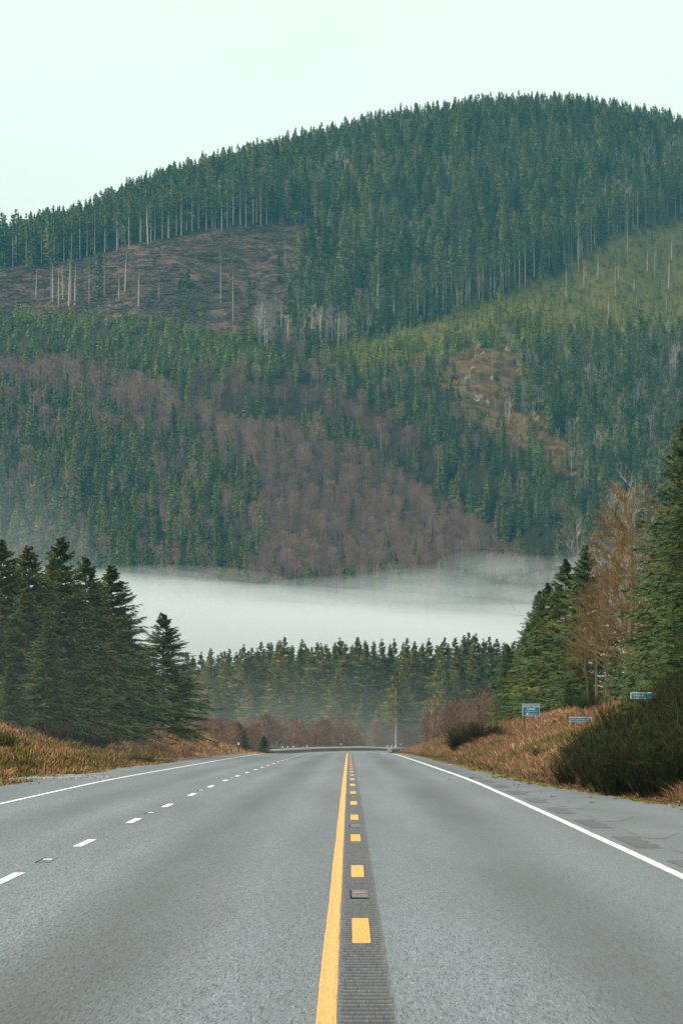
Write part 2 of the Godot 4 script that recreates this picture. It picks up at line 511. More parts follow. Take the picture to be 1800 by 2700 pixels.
func sky_picture() -> ImageTexture:
	var w := 1024; var h := 512
	var f := FastNoiseLite.new()
	f.seed = 12; f.frequency = 2.6; f.fractal_octaves = 4
	var im := Image.create(w, h, false, Image.FORMAT_RGBF)
	for j in h:
		var el := PI * (0.5 - (j + 0.5) / h)
		for i in w:
			var az := TAU * i / w
			var dir := Vector3(cos(el) * cos(az), sin(el) * 3.0, cos(el) * sin(az))
			var cl := f.get_noise_3dv(dir * 1.3)
			var L := (1.0 + 1.3 * pow(maxf(sin(el), 0.0), 1.6)) * 0.475 * (1.0 + 0.08 * cl)
			var up := clampf(sin(el), 0, 1)
			im.set_pixel(i, j, Color(L * lerpf(0.83, 0.98, smoothstep(0.2, 0.8, up)), L, L * lerpf(0.84, 1.04, smoothstep(0.2, 0.8, up))))
	return ImageTexture.create_from_image(im)

# ------------------------------------------------------------------ ground and mountain
func axis(parts: Array) -> Array:
	# [[from, to, step], ...] -> sorted positions
	var out := []
	for p in parts:
		var n := int(ceil((p[1] - p[0]) / p[2]))
		for i in n: out.append(p[0] + (p[1] - p[0]) * i / n)
	out.append(parts[-1][1])
	return out

func build_land() -> void:
	var ds := axis([[-400.0, 10.0, 60.0], [10.0, 60.0, 5.0], [60.0, 240.0, 0.7], [240.0, 420.0, 2.0], [420.0, 1000.0, 8.0]])
	var ls := axis([[-1500.0, -120.0, 60.0], [-120.0, -32.0, 5.0], [-32.0, -9.4, 0.55], [-9.4, -8.6, 0.2], [-8.6, 4.4, 3.0], [4.4, 7.0, 0.2], [7.0, 22.0, 0.5], [22.0, 100.0, 5.0], [100.0, 1500.0, 60.0]])
	var v := PackedVector3Array(); var c := PackedColorArray()
	var straw := Color(0.235, 0.140, 0.068); var rust := Color(0.16, 0.075, 0.030); var olive := Color(0.085, 0.080, 0.022); var dark := Color(0.035, 0.032, 0.018); var moss := Color(0.15, 0.15, 0.025); var gravel := Color(0.16, 0.16, 0.16); var litter := Color(0.105, 0.068, 0.042)
	for d in ds:
		for l in ls:
			var x: float = road_x(d) + l
			v.append(Vector3(x, ground_y(x, d), -d))
			var ul: float = edge_l(d) - l; var ur: float = l - edge_r(d)
			var n1 := patchy.get_noise_2d(x * 9.0, d * 3.0); var n2 := patchy.get_noise_2d(x * 30.0 + 500, d * 14.0)
			var col := straw
			if ul > -0.5:
				col = straw.lerp(rust, clampf(0.45 + n1 * 1.1 - smoothstep(170.0, 230.0, d) * 0.5, 0, 1))
				col = col.lerp(olive, clampf(n2 * 1.8 - 0.1 + 0.35 * smoothstep(9.0, 3.0, ul) - smoothstep(190.0, 250.0, d), 0, 0.9))
				if ul < 0.7: col = col.lerp(dark.lerp(moss, clampf(n1 + 0.3, 0, 1)), 0.7)
				if ul < 1.3 and n1 + 0.6 * n2 > 0.18: col = gravel
				if ul > 8.0 and n1 + n2 > -0.2: col = litter
			elif ur > -0.5:
				col = straw.lerp(Color(0.26, 0.17, 0.085), clampf(0.5 + n2, 0, 1))
				col = col.lerp(Color(0.13, 0.125, 0.035), clampf(n1 * 2.2 - 0.2, 0, 0.85))
				if ur < 0.75: col = moss.lerp(Color(0.10, 0.085, 0.02), clampf(0.4 + n2 * 1.6, 0, 1))
				elif ur < 1.7: col = col.lerp(dark, 0.75)
				if ur < 0.22: col = gravel.lerp(dark, 0.5 + 0.5 * n1)
				if ur > 9.0 and n1 + n2 > -0.2: col = litter
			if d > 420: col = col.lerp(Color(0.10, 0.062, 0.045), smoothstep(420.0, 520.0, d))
			c.append(col)
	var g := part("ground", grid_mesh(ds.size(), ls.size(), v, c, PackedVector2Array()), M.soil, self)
	tag(g, "rough grassy ground of the valley beside the highway", "", "", "structure")
	# mountain: rows are distances, columns are bearings
	var ms := axis([[960.0, 1440.0, 40.0], [1440.0, 2480.0, 4.5], [2480.0, 4200.0, 150.0]])
	var ts := axis([[-0.75, -0.13, 0.03], [-0.13, 0.13, 0.0025], [0.13, 0.75, 0.03]])
	v = PackedVector3Array(); c = PackedColorArray()
	for d in ms:
		for t in ts:
			var x: float = t * d
			var P := Vector3(x, mountain_y(x, d), -d)
			v.append(P)
			var q := seen_at(P) + Vector2(patchy.get_noise_2d(x * 4, d * 4), patchy.get_noise_2d(x * 4 + 900, d * 4)) * 15.0
			var n := patchy.get_noise_2d(x * 12.0, d * 7.0); var n2 := patchy.get_noise_2d(x * 40.0, d * 24.0)
			var col := Color(0.032, 0.030, 0.018)
			match zone(q):
				"cut":
					col = Color(0.100, 0.062, 0.056).lerp(Color(0.145, 0.092, 0.074), clampf(0.5 + 1.2 * n, 0, 1))
					if n2 > 0.22: col = col.lerp(Color(0.034, 0.025, 0.025), 0.7)
					elif n2 < -0.26: col = col.lerp(Color(0.15, 0.115, 0.09), 0.6)
				"regen": col = Color(0.105, 0.108, 0.032).lerp(Color(0.12, 0.095, 0.040), clampf(0.3 + 1.5 * n, 0, 1))
				"rock": col = Color(0.17, 0.105, 0.06).lerp(Color(0.10, 0.06, 0.03), clampf(0.5 + 2.0 * n2, 0, 1))
				"alder": col = Color(0.045, 0.033, 0.028)
				"young": col = Color(0.045, 0.045, 0.020)
			c.append(col)
	var mt := part("mountain", grid_mesh(ms.size(), ts.size(), v, c, PackedVector2Array()), M.hillside, self)
	tag(mt, "broad wooded mountain with clear-cut slopes behind the valley", "", "", "structure")

# vegetation stands on the mountainside
var CUT := PackedVector2Array([Vector2(-400, 640), Vector2(0, 618), Vector2(150, 602), Vector2(250, 582), Vector2(350, 556), Vector2(430, 540), Vector2(560, 524), Vector2(728, 512), Vector2(718, 580), Vector2(690, 650), Vector2(660, 720), Vector2(560, 775), Vector2(440, 758), Vector2(300, 735), Vector2(0, 722), Vector2(-400, 722)])
var YOUNG := PackedVector2Array([Vector2(-400, 722), Vector2(0, 724), Vector2(300, 736), Vector2(440, 760), Vector2(540, 780), Vector2(640, 825), Vector2(660, 880), Vector2(520, 872), Vector2(400, 868), Vector2(250, 850), Vector2(130, 838), Vector2(0, 830), Vector2(-400, 825)])
var GREY := PackedVector2Array([Vector2(540, 760), Vector2(620, 725), Vector2(690, 745), Vector2(800, 755), Vector2(800, 805), Vector2(640, 820), Vector2(560, 800)])
var REGEN := PackedVector2Array([Vector2(690, 830), Vector2(860, 772), Vector2(960, 747), Vector2(1090, 702), Vector2(1200, 662), Vector2(1310, 617), Vector2(1400, 550), Vector2(1568, 502), Vector2(2000, 430), Vector2(2000, 680), Vector2(1568, 790), Vector2(1400, 790), Vector2(1250, 820), Vector2(1120, 840), Vector2(1000, 880), Vector2(860, 870)])
var ROCK := PackedVector2Array([Vector2(985, 870), Vector2(1060, 805), Vector2(1120, 810), Vector2(1175, 785), Vector2(1185, 870), Vector2(1160, 940), Vector2(1250, 965), Vector2(1300, 1030), Vector2(1330, 1100), Vector2(1270, 1080), Vector2(1180, 1005), Vector2(1080, 1000), Vector2(1050, 925)])
var ALDER_A := PackedVector2Array([Vector2(440, 975), Vector2(480, 985), Vector2(560, 1012), Vector2(700, 1014), Vector2(760, 1035), Vector2(900, 1110), Vector2(1000, 1180), Vector2(1100, 1240), Vector2(1220, 1330), Vector2(1290, 1360), Vector2(560, 1360), Vector2(610, 1280), Vector2(600, 1170), Vector2(570, 1090), Vector2(520, 1050), Vector2(440, 1015)])
var ALDER_B := PackedVector2Array([Vector2(-50, 845), Vector2(130, 855), Vector2(240, 880), Vector2(350, 912), Vector2(480, 975), Vector2(460, 1020), Vector2(330, 985), Vector2(190, 935), Vector2(-50, 895)])
var ALDER_C := PackedVector2Array([Vector2(420, 885), Vector2(560, 872), Vector2(680, 882), Vector2(770, 897), Vector2(850, 945), Vector2(960, 1020), Vector2(1030, 1100), Vector2(900, 1065), Vector2(800, 998), Vector2(700, 955), Vector2(600, 945), Vector2(480, 935)])
var RIGHT := PackedVector2Array([Vector2(1185, 870), Vector2(1280, 840), Vector2(1420, 800), Vector2(1568, 795), Vector2(2000, 690), Vector2(2000, 1360), Vector2(1450, 1360), Vector2(1350, 1150), Vector2(1300, 1050), Vector2(1200, 970), Vector2(1190, 920)])

func zone(q: Vector2) -> String:
	if Geometry2D.is_point_in_polygon(q, CUT): return "cut"
	if Geometry2D.is_point_in_polygon(q, GREY): return "grey"
	if Geometry2D.is_point_in_polygon(q, YOUNG): return "young"
	if Geometry2D.is_point_in_polygon(q, ROCK): return "rock"
	if Geometry2D.is_point_in_polygon(q, REGEN): return "regen"
	if Geometry2D.is_point_in_polygon(q, ALDER_A) or Geometry2D.is_point_in_polygon(q, ALDER_B) or Geometry2D.is_point_in_polygon(q, ALDER_C): return "alder"
	if Geometry2D.is_point_in_polygon(q, RIGHT): return "right"
	if q.y < lin([[-500.0, 690.0], [520.0, 740.0], [700.0, 812.0], [860.0, 765.0], [1310.0, 610.0], [1568.0, 495.0], [2100.0, 420.0]], q.x): return "tall"
	return "mixed"

# ------------------------------------------------------------------ road
func wear_tone(l: float, d: float) -> float:
	# traffic wear: darker oil strips between the wheel tracks, paler polished tracks, blotches drawn out along the lane
	var k := 1.0
	for o in [-1.75, 1.95, -5.2]:
		k -= (0.40 if o > -5 else 0.2) * exp(-pow((l - o) / 0.55, 2))
		for w in [-0.85, 0.85]: k += 0.2 * exp(-pow((l - o - w) / 0.3, 2))
	k += 0.14 * exp(-pow((l - 0.55) / 0.2, 2)) + 0.34 * patchy.get_noise_2d(l * 45.0, d * 1.6) + 0.12 * patchy.get_noise_2d(l * 150.0 + 70, d * 9.0)
	if l < -7.2 or l > 3.75: k *= 0.93 + 0.22 * patchy.get_noise_2d(l * 90.0, d * 12.0)
	return k

func strip(ds: Array, lefts: Callable, rights: Callable, cols: int, lift: float, tone: Color, wear: bool, tint = null) -> ArrayMesh:
	var v := PackedVector3Array(); var c := PackedColorArray(); var uv := PackedVector2Array()
	for d in ds:
		var a: float = lefts.call(d); var b: float = rights.call(d)
		for j in cols:
			var l := lerpf(a, b, j / float(cols - 1))
			v.append(Vector3(road_x(d) + l, road_y(d) + lift, -d))
			var k := wear_tone(l, d) if wear else 1.0
			c.append(Color(tone.r * k, tone.g * k, tone.b * k) if tint == null else tint.call(j / float(cols - 1), d))
			uv.append(Vector2(l, d))
	return grid_mesh(ds.size(), cols, v, c, uv)

func repainted(q: float, d: float) -> Color:
	# the line was painted twice, not quite in the same place: a fresh pale coat over an older orange one
	var off := 0.05 * sin(d * 0.05) + 0.06 * patchy.get_noise_1d(d * 6.0)
	var fresh := smoothstep(0.36, 0.42, q + off) * (1.0 - smoothstep(0.86, 0.9, q + off)) + (1.0 - smoothstep(0.16, 0.22, q + off)) * smoothstep(0.02, 0.08, q + off)
	return Color(0.92, 0.86, 0.7).lerp(Color(1.18, 1.3, 1.9), fresh * (0.75 + 0.25 * patchy.get_noise_2d(q * 90.0, d * 20.0)))

func groove(d: float) -> float:
	# depth of the milled grooves, one every 0.3 m
	var p := fposmod(d, 0.3) / 0.3
	return 0.027 * maxf(0.0, 1.0 - pow((p - 0.5) / 0.37, 4))

func corrugated(ds: Array, l0: float, l1: float, lift: float, tone: Color, cols: int, ends: bool) -> ArrayMesh:
	var v := PackedVector3Array(); var c := PackedColorArray(); var uv := PackedVector2Array()
	for d in ds:
		var cell := floorf(d / 0.3)
		var r0 := 0.012 + 0.02 * fposmod(sin(cell * 12.9) * 437.5, 1.0); var r1 := 0.012 + 0.03 * fposmod(sin(cell * 7.3) * 517.1, 1.0)
		for j in cols:
			var l := lerpf(l0, l1, j / float(cols - 1))
			var open := smoothstep(0.0, r0, l - l0) * smoothstep(0.0, r1, l1 - l) if ends else 1.0
			v.append(Vector3(road_x(d) + l, road_y(d) + lift - groove(d) * open, -d))
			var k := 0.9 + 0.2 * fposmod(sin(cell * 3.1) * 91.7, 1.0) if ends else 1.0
			if ends and groove(d) * open > 0.008: k *= 0.16 + 0.16 * fposmod(sin(cell * 5.7 + (j / 3) * 2.9) * 61.3, 1.0)  # milled grooves coloured darker than the ridges, varying from groove to groove
			c.append(Color(tone.r * k, tone.g * k, tone.b * k))
			uv.append(Vector2(l, d))
	return grid_mesh(ds.size(), cols, v, c, uv)

func build_road() -> void:
	var road := base("road", Vector3.ZERO)
	tag(road, "grey asphalt highway with painted lane lines running to a crest", "", "", "structure")
	var ds := axis([[-60.0, 16.0, 6.0], [16.0, 130.0, 0.5], [130.0, 330.0, 1.5], [330.0, 900.0, 5.0]])
	var grey := Color(0.118, 0.144, 0.157)
	part("pavement", strip(ds, edge_l, func(_d): return 0.0, 64, 0.0, grey, true), M.asphalt, road)
	part("pavement", strip(ds, func(_d): return 0.33, edge_r, 40, 0.0, grey, true), M.asphalt, road)
	var gs := axis([[-60.0, 15.0, 5.0]])
	var d := 15.0
	while d < 330.0:
		for p in ([0.05, 0.18, 0.3, 0.41, 0.5, 0.59, 0.7, 0.82, 0.95] if d < 90 else [0.1, 0.3, 0.5, 0.7]): gs.append(d + p * 0.3)
		d += 0.3
	gs.append_array(axis([[332.0, 900.0, 6.0]]))
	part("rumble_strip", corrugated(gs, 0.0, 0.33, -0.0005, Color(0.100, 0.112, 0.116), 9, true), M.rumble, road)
	# solid lines
	var ls := axis([[-60.0, 16.0, 6.0], [16.0, 110.0, 0.25], [110.0, 330.0, 2.0], [330.0, 860.0, 5.0]])
	var wob := func(k: float): return func(dd: float): return k + 0.002 * sin(dd * 0.35 + k * 40.0) + 0.004 * relief.get_noise_2d(dd * 40.0, k * 3000.0)
	tag(part("center_line", strip(ls, wob.call(-0.125), wob.call(-0.012), 13, 0.004, Color.WHITE, false, repainted), M.yellow, road), "solid yellow line along the rumble strip")
	part("edge_line", strip(ls, wob.call(-7.06), wob.call(-6.95), 3, 0.004, Color.WHITE, false), M.white, road)
	part("edge_line", strip(ls, wob.call(3.56), wob.call(3.68), 3, 0.004, Color.WHITE, false), M.white, road)
	# yellow dashes follow the grooves they are painted on
	var k := 0
	d = 29.3
	while d < 330:
		var ys := []
		var e := d
		while e < d + 3.4: ys.append(e); e += 0.03 if d < 90 else 0.1
		part("yellow_dash", corrugated(ys, 0.088 + 0.004 * sin(d), 0.225, 0.0025, Color.WHITE, 3, false), M.yellow, road)
		d += 12.2; k += 1
	d = 39.4
	while d < 420:
		var w := axis([[d, d + 3.1, 0.6]])
		part("white_dash", strip(w, wob.call(-3.60), wob.call(-3.48), 3, 0.004, Color.WHITE, false), M.white, road)
		d += 12.05
	# darker sealed rumble patches along the right-hand shoulder, beside the edge line
	d = 22.0
	while d < 240:
		var w := axis([[d, d + 5.2, 0.2]])
		part("shoulder_rumble", strip(w, func(dd: float): return 3.84 + 0.02 * sin(dd * 9.0), func(dd: float): return 4.16 + 0.05 * sin(dd * 4.0 + d), 6, 0.004, Color(0.060, 0.063, 0.065), true), M.rumble, road)
		part("sealed_patch", strip(axis([[d + 4.2, d + 9.1, 0.5]]), func(dd: float): return 4.26 + 0.03 * sin(dd * 3.0), func(dd: float): return 4.26 + 0.25 + 0.55 * fposmod(sin(d) * 43.0, 1.0) * clampf((dd - d - 4.0) * 0.3, 0.1, 1.0), 3, 0.004, Color(0.150, 0.160, 0.162), true), M.asphalt, road)
		d += 9.6
	# recessed reflective markers between the dashes
	k = 0
	for spot in [[37.3, 0.155, "yellow"], [61.7, 0.155, "yellow"], [86.1, 0.155, "yellow"], [110.5, 0.155, "yellow"], [46.4, -3.54, "white"], [70.5, -3.54, "white"], [94.6, -3.54, "white"], [118.7, -3.54, "white"]]:
		var o := base("pavement_marker", Vector3(road_x(spot[0]) + spot[1], road_y(spot[0]), -spot[0]))
		var b := Buf.new()
		var y0 := 0.004
		b.quad(Vector3(-0.07, y0, 0.8), Vector3(-0.07, y0, -0.8), Vector3(0.085, y0, -0.8), Vector3(0.085, y0, 0.8), Color(0.112, 0.125, 0.13))
		part("slot", b.mesh(), M.stone, o)
		b = Buf.new()
		b.box(Vector3(-0.082, -0.01, -0.8), Vector3(-0.070, 0.008, 0.8), Color(0.018, 0.018, 0.02))
		part("slot_edge", b.mesh(), M.stone, o)
		b = Buf.new()
		b.box(Vector3(-0.05, 0.0, -0.06), Vector3(0.06, 0.018, 0.05), Color(0.30, 0.11, 0.035) if spot[2] == "yellow" else Color(0.5, 0.52, 0.5), 0.008)
		part("lens", b.mesh(), M.paint, o)
		tag(o, "%s recessed %s reflector from the camera, set in the %s" % [ORD[k % 4], "amber" if spot[2] == "yellow" else "white", "centre rumble strip" if spot[2] == "yellow" else "white dashed lane line"], "road marker", "reflectors set in the road")
		k += 1

# ------------------------------------------------------------------ woods on the mountain
func far_fir(kind: String) -> ArrayMesh:
	var b := Buf.new()
	b.rounded = true
	var s := {}
	match kind:
		"tall": s = {"h": 34.0, "r": rng.randf_range(4.4, 5.4), "base": rng.randf_range(0.22, 0.36), "whorls": 30, "per": 6, "nodes": 3, "wide": 0.55, "tip": 0.55, "power": 0.62, "skirt": 0.5, "gap": 0.10, "girth": 0.34, "low": -0.12, "stubs": 8}
		"edge": s = {"h": 34.0, "r": rng.randf_range(3.0, 4.2), "base": rng.randf_range(0.46, 0.6), "whorls": 20, "per": 5, "nodes": 3, "wide": 0.55, "tip": 0.5, "power": 0.55, "skirt": 0.45, "gap": 0.14, "girth": 0.36, "low": -0.1, "stubs": 10}
		"mid": s = {"h": 18.0, "r": rng.randf_range(2.9, 3.7), "base": 0.08, "whorls": 22, "per": 6, "nodes": 3, "wide": 0.5, "tip": 0.45, "power": 0.8, "girth": 0.2}
		"young": s = {"h": 9.0, "r": rng.randf_range(1.9, 2.4), "base": 0.03, "whorls": 14, "per": 6, "nodes": 3, "wide": 0.36, "tip": 0.3, "power": 0.8, "girth": 0.1}
	if kind == "tall" or kind == "edge": conifer_trunk(b, s, Color(0.21, 0.185, 0.155) if kind == "edge" else Color(0.10, 0.088, 0.072), 5)
	else: conifer_trunk(b, s, Color(0.09, 0.075, 0.06), 3)
	conifer_crown(b, s)
	return b.mesh()

func build_mountain_woods() -> void:
	var X := {}; var C := {}
	for kind in ["tall", "mid", "young", "alder", "grey", "shrub"]:
		for i in 4:
			X[kind + str(i)] = []; C[kind + str(i)] = []
	var cell := 3.7
	var d := 1452.0
	while d < 2460.0:
		var w := d * 0.112
		var x := -w
		while x < w:
			var px := x + rng.randf_range(-0.48, 0.48) * cell; var pd := d + rng.randf_range(-0.48, 0.48) * cell
			x += cell
			var P := Vector3(px, mountain_y(px, pd), -pd)
			var q := seen_at(P)
			q += Vector2(patchy.get_noise_2d(px * 4, pd * 4), patchy.get_noise_2d(px * 4 + 900, pd * 4)) * 15.0
			var mix := patchy.get_noise_2d(px * 1.6, pd * 1.1); var mix2 := patchy.get_noise_2d(px * 7.0 + 40, pd * 5.0)
			var z := zone(q)
			var kind := ""; var h := 1.0; var col := Color.WHITE
			var r := rng.randf()
			match z:
				"tall":
					var crest := q.y - curve(SKYLINE, q.x)
					if crest < 70.0 and r < 0.7: kind = "mid"; h = rng.randf_range(0.62, 0.9) * lerpf(0.9, 1.35, smoothstep(0.0, 70.0, crest))
					elif crest < 70.0: pass
					elif r < 0.08: kind = "mid"; h = rng.randf_range(1.1, 1.5)
					elif r < 0.25: kind = "tall"; h = rng.randf_range(0.56, 0.88) * lerpf(0.74, 1.0, smoothstep(60.0, 190.0, crest))
					elif r < 0.405 and mix > 0.1: kind = "grey"; h = rng.randf_range(1.0, 1.5)
				"young":
					if r < 0.80: kind = "young"; h = rng.randf_range(0.6, 1.0); col = Color(1.35, 1.5, 1.15)
				"grey":
					if r < 0.20: kind = "grey"; h = rng.randf_range(0.8, 1.4)
					elif r < 0.36: kind = "young"; h = 1.3
				"cut":
					if r < 0.020 and mix2 > 0.0: kind = "shrub"; h = rng.randf_range(0.4, 0.9)
				"rock":
					if r < 0.34: kind = "shrub"; h = rng.randf_range(0.5, 1.3); col = [Color(2.4, 1.1, 0.5), Color(1.4, 1.05, 0.6), Color(0.9, 1.0, 0.8)][rng.randi() % 3]
					elif r < 0.44: kind = "young"; h = rng.randf_range(0.5, 1.1)
					elif r < 0.50: kind = "grey"; h = rng.randf_range(0.5, 0.9)
				"regen":
					var lush := smoothstep(660.0, 800.0, q.y + mix * 120.0)
					if r < 0.46 + 0.3 * lush: kind = "young"; h = rng.randf_range(0.3, 0.6) + 0.45 * lush; col = Color(1.7, 1.65, 0.85)
					elif r < 0.72: kind = "shrub"; h = rng.randf_range(0.35, 0.8); col = [Color(1.15, 1.35, 0.8), Color(1.5, 1.15, 0.6)][rng.randi() % 2]
				"alder":
					if r < 0.58: kind = "alder"; h = rng.randf_range(0.65, 1.0)
					elif r < 0.58 + clampf(0.05 + 0.5 * (mix2 - 0.25), 0.014, 0.3): kind = "mid"; h = rng.randf_range(0.5, 0.85)
				"right":
					if r < 0.33: kind = "mid"; h = rng.randf_range(0.8, 1.2)
					elif r < 0.53: kind = "grey"; h = rng.randf_range(0.8, 1.2)
				"mixed":
					if q.x > 420 and q.y < lin(SPUR, q.x) + 12.0 and not (mix2 > 0.25):
						if r < 0.5: kind = "mid"; h = rng.randf_range(0.5, 0.85)
						r = 2.0
					if mix + mix2 * 0.8 > 0.36 and r < 0.5: kind = "alder"; h = rng.randf_range(0.7, 1.1)
					elif r < 0.38: kind = "mid"; h = rng.randf_range(0.55, 0.95)
					elif r < 0.43: kind = "alder"; h = rng.randf_range(0.7, 1.05)
			if kind == "": continue
			var k := kind + str(rng.randi() % 4)
			var tone := rng.randf_range(0.66, 1.9)
			var warm := rng.randf_range(-0.14, 0.14)
			if kind == "alder": warm = rng.randf_range(-0.06, 0.10); tone = rng.randf_range(0.7, 1.3) * (1.0 + 0.35 * mix2)
			var wide := rng.randf_range(0.72, 1.38)
			if mix2 < -0.34 and z != "young" and rng.randf() < 0.7: continue
			X[k].append(Transform3D(Basis(Vector3(1, 0, 0), rng.randfn(0, 0.03)) * Basis(Vector3.UP, rng.randf() * TAU).scaled(Vector3(h * wide, h, h * wide)), P - Vector3(0, 0.3, 0)))
			C[k].append(Color(col.r * tone * (1 + warm), col.g * tone, col.b * tone * (1 - warm)))
		d += cell
	var holders := {
		"tall": tag(base("fir_forest", Vector3.ZERO), "dense tall dark firs covering the upper mountain to its skyline", "forest", "", "stuff"),
		"mid": tag(base("conifer_forest", Vector3.ZERO), "mid-height conifers on the lower mountain above the fog", "forest", "", "stuff"),
		"young": tag(base("young_conifer_stand", Vector3.ZERO), "light green young conifers replanted on the mountain's cut slopes", "forest", "", "stuff"),
		"alder": tag(base("alder_wood", Vector3.ZERO), "leafless brown alder wood down the mountain's middle spur", "forest", "", "stuff"),
		"grey": tag(base("bare_grey_wood", Vector3.ZERO), "pale grey leafless trees in the gully below the brown clear-cut", "forest", "", "stuff"),
		"shrub": tag(base("hillside_shrubbery", Vector3.ZERO), "low green and rust shrubs dotting the cut mountain slopes", "shrubs", "", "stuff")}
	var total := 0
	for kind in holders:
		for i in 4:
			var m: ArrayMesh
			if kind in ["tall", "mid", "young"]: m = far_fir(kind)
			else:
				var b := Buf.new()
				match kind:
					"alder": far_alder(b, 14.0, Color(0.165, 0.100, 0.084), Color(0.15, 0.122, 0.108), 250, 0.055)
					"grey": far_alder(b, 14.0, Color(0.19, 0.155, 0.125), Color(0.25, 0.22, 0.185), 150, 0.05, 0.3)
					"shrub":
						for k in 120:
							var p := Vector3(rng.randfn(0, 1.0), absf(rng.randfn(0.7, 0.6)), rng.randfn(0, 1.0))
							b.tri(p, p + v_jit(0.6) + Vector3(0, 0.4, 0), p + v_jit(0.45), shade(Color(0.070, 0.075, 0.028), 0.3))
				m = b.mesh()
			total += X[kind + str(i)].size()
			scatter("trees", m, M.twigs if kind in ["alder", "grey"] else M.needles, X[kind + str(i)], C[kind + str(i)], holders[kind])
	print("far plants ", total)
	# slash left on the clear-cut: logs, root plates and branch heaps
	var slash := Buf.new()
	for k in 26:
		var o := Vector3(rng.randfn(0, 1.6), rng.randf_range(0.0, 0.5), rng.randfn(0, 1.6)); var az := rng.randf() * TAU
		var dir := Vector3(cos(az), rng.randf_range(-0.1, 0.25), sin(az)) * rng.randf_range(0.8, 3.2)
		slash.tube([o - dir * 0.5, o + dir * 0.5], [rng.randf_range(0.06, 0.2), 0.05], 3, shade([Color(0.12, 0.088, 0.074), Color(0.07, 0.048, 0.044), Color(0.18, 0.14, 0.11)][rng.randi() % 3], 0.25))
	var sx := []; var sc := []
	while sx.size() < 2600:
		var q := Vector2(rng.randf_range(-120, 735), rng.randf_range(512, 745))
		if not Geometry2D.is_point_in_polygon(q, CUT): continue
		var P := mountain_spot(q.x, q.y)
		if P == Vector3.ZERO: continue
		var s := rng.randf_range(0.5, 1.3)
		sx.append(Transform3D(Basis(Vector3.UP, rng.randf() * TAU).scaled(Vector3(s, s, s)), P)); sc.append(Color.WHITE * rng.randf_range(0.7, 1.3))
	tag(scatter("logging_debris", slash.mesh(), M.wood, sx, sc, self), "brown logging slash littering the clear-cut slope", "debris", "", "stuff")
	# pale outcrops on the rocky patch
	var k := 0
	for q in [[1012, 822, 5.0], [1003, 838, 4.0], [1100, 800, 4.0], [1085, 850, 3.5], [1110, 815, 3.0], [1072, 872, 4.0], [1098, 925, 6.0], [1120, 932, 5.0], [1165, 805, 3.5], [1235, 965, 3.5], [1255, 990, 3.0], [1130, 870, 3.0], [1250, 1075, 2.5]]:
		var P := mountain_spot(q[0], q[1])
		var b := Buf.new()
		var rr: float = q[2] * 0.6
		var pts := []
		for i in 7:
			var ring := []
			for j in 9:
				var ph := PI * 0.5 * i / 6.0; var a := TAU * j / 9.0
				var e := rr * (0.65 + 0.5 * rng.randf())
				ring.append(Vector3(cos(a) * cos(ph) * e * 0.8, sin(ph) * e * 1.25 - rr * 0.4, sin(a) * cos(ph) * e * 0.6))
			pts.append(ring)
		for i in 6:
			for j in 9: b.quad(pts[i][j], pts[i + 1][j], pts[i + 1][(j + 1) % 9], pts[i][(j + 1) % 9], shade(Color(0.25, 0.19, 0.13), 0.3))
		var o := part("rock_outcrop", b.mesh(), M.stone, self)
		o.position = P
		tag(o, "%s pale rock outcrop counted down the rusty patch of mountainside" % ORD[k], "rock", "outcrops on the rusty mountain patch")
		k += 1
	# single trees that stand out
	var trunks := []; var crowns := []
	for i in 6:
		var s := {"h": 34.0, "r": rng.randf_range(3.0, 4.2), "base": rng.randf_range(0.45, 0.58), "whorls": 22, "per": 5, "nodes": 3, "wide": 0.5, "tip": 0.5, "power": 0.55, "skirt": 0.45, "gap": 0.14, "girth": 0.40, "low": -0.1, "stubs": 10}
		if i >= 4: s.merge({"r": 2.6, "base": 0.60, "whorls": 14, "per": 4}, true)
		var bt := Buf.new(); conifer_trunk(bt, s, Color(0.26, 0.225, 0.185), 5); trunks.append(bt.mesh())
		var bc := Buf.new(); bc.rounded = true; conifer_crown(bc, s); crowns.append(bc.mesh())
	var edge_tree := func(P: Vector3, h: float, v: int, wide: float, label: String, group: String) -> void:
		var o := base("fir_tree", P - Vector3(0, 0.3, 0), rng.randf() * TAU, Vector3(h / 34.0 * wide, h / 34.0, h / 34.0 * wide))
		part("trunk", trunks[v], M.bark, o); part("crown", crowns[v], M.needles, o)
		tag(o, label, "tree", group)
	var line := [[-40.0, 622.0], [0.0, 616.0], [150.0, 600.0], [250.0, 580.0], [350.0, 554.0], [430.0, 538.0], [560.0, 522.0], [728.0, 510.0]]
	for i in 58:
		var px := -30.0 + 756.0 * (i + rng.randf()) / 58.0
		var P := mountain_spot(px, lin(line, px) + rng.randf_range(-9, 5))
		if P != Vector3.ZERO: edge_tree.call(P, rng.randf_range(23, 31), rng.randi() % 4, rng.randf_range(0.8, 1.05), "tall fir with bare trunk lining the top edge of the brown clear-cut", "firs along the clear-cut's top edge")
	line = [[700.0, 806.0], [860.0, 764.0], [960.0, 740.0], [1090.0, 696.0], [1200.0, 655.0], [1310.0, 608.0], [1400.0, 542.0], [1590.0, 488.0]]
	for i in 58:
		var px := 845.0 + 745.0 * (i + rng.randf()) / 58.0
		var P := mountain_spot(px, lin(line, px) + rng.randf_range(-10, 6))
		if P != Vector3.ZERO: edge_tree.call(P, rng.randf_range(19, 28), rng.randi() % 4, rng.randf_range(0.75, 1.0), "tall fir with bare trunk above the light green replanted slope", "firs edging the replanted slope")
	k = 0
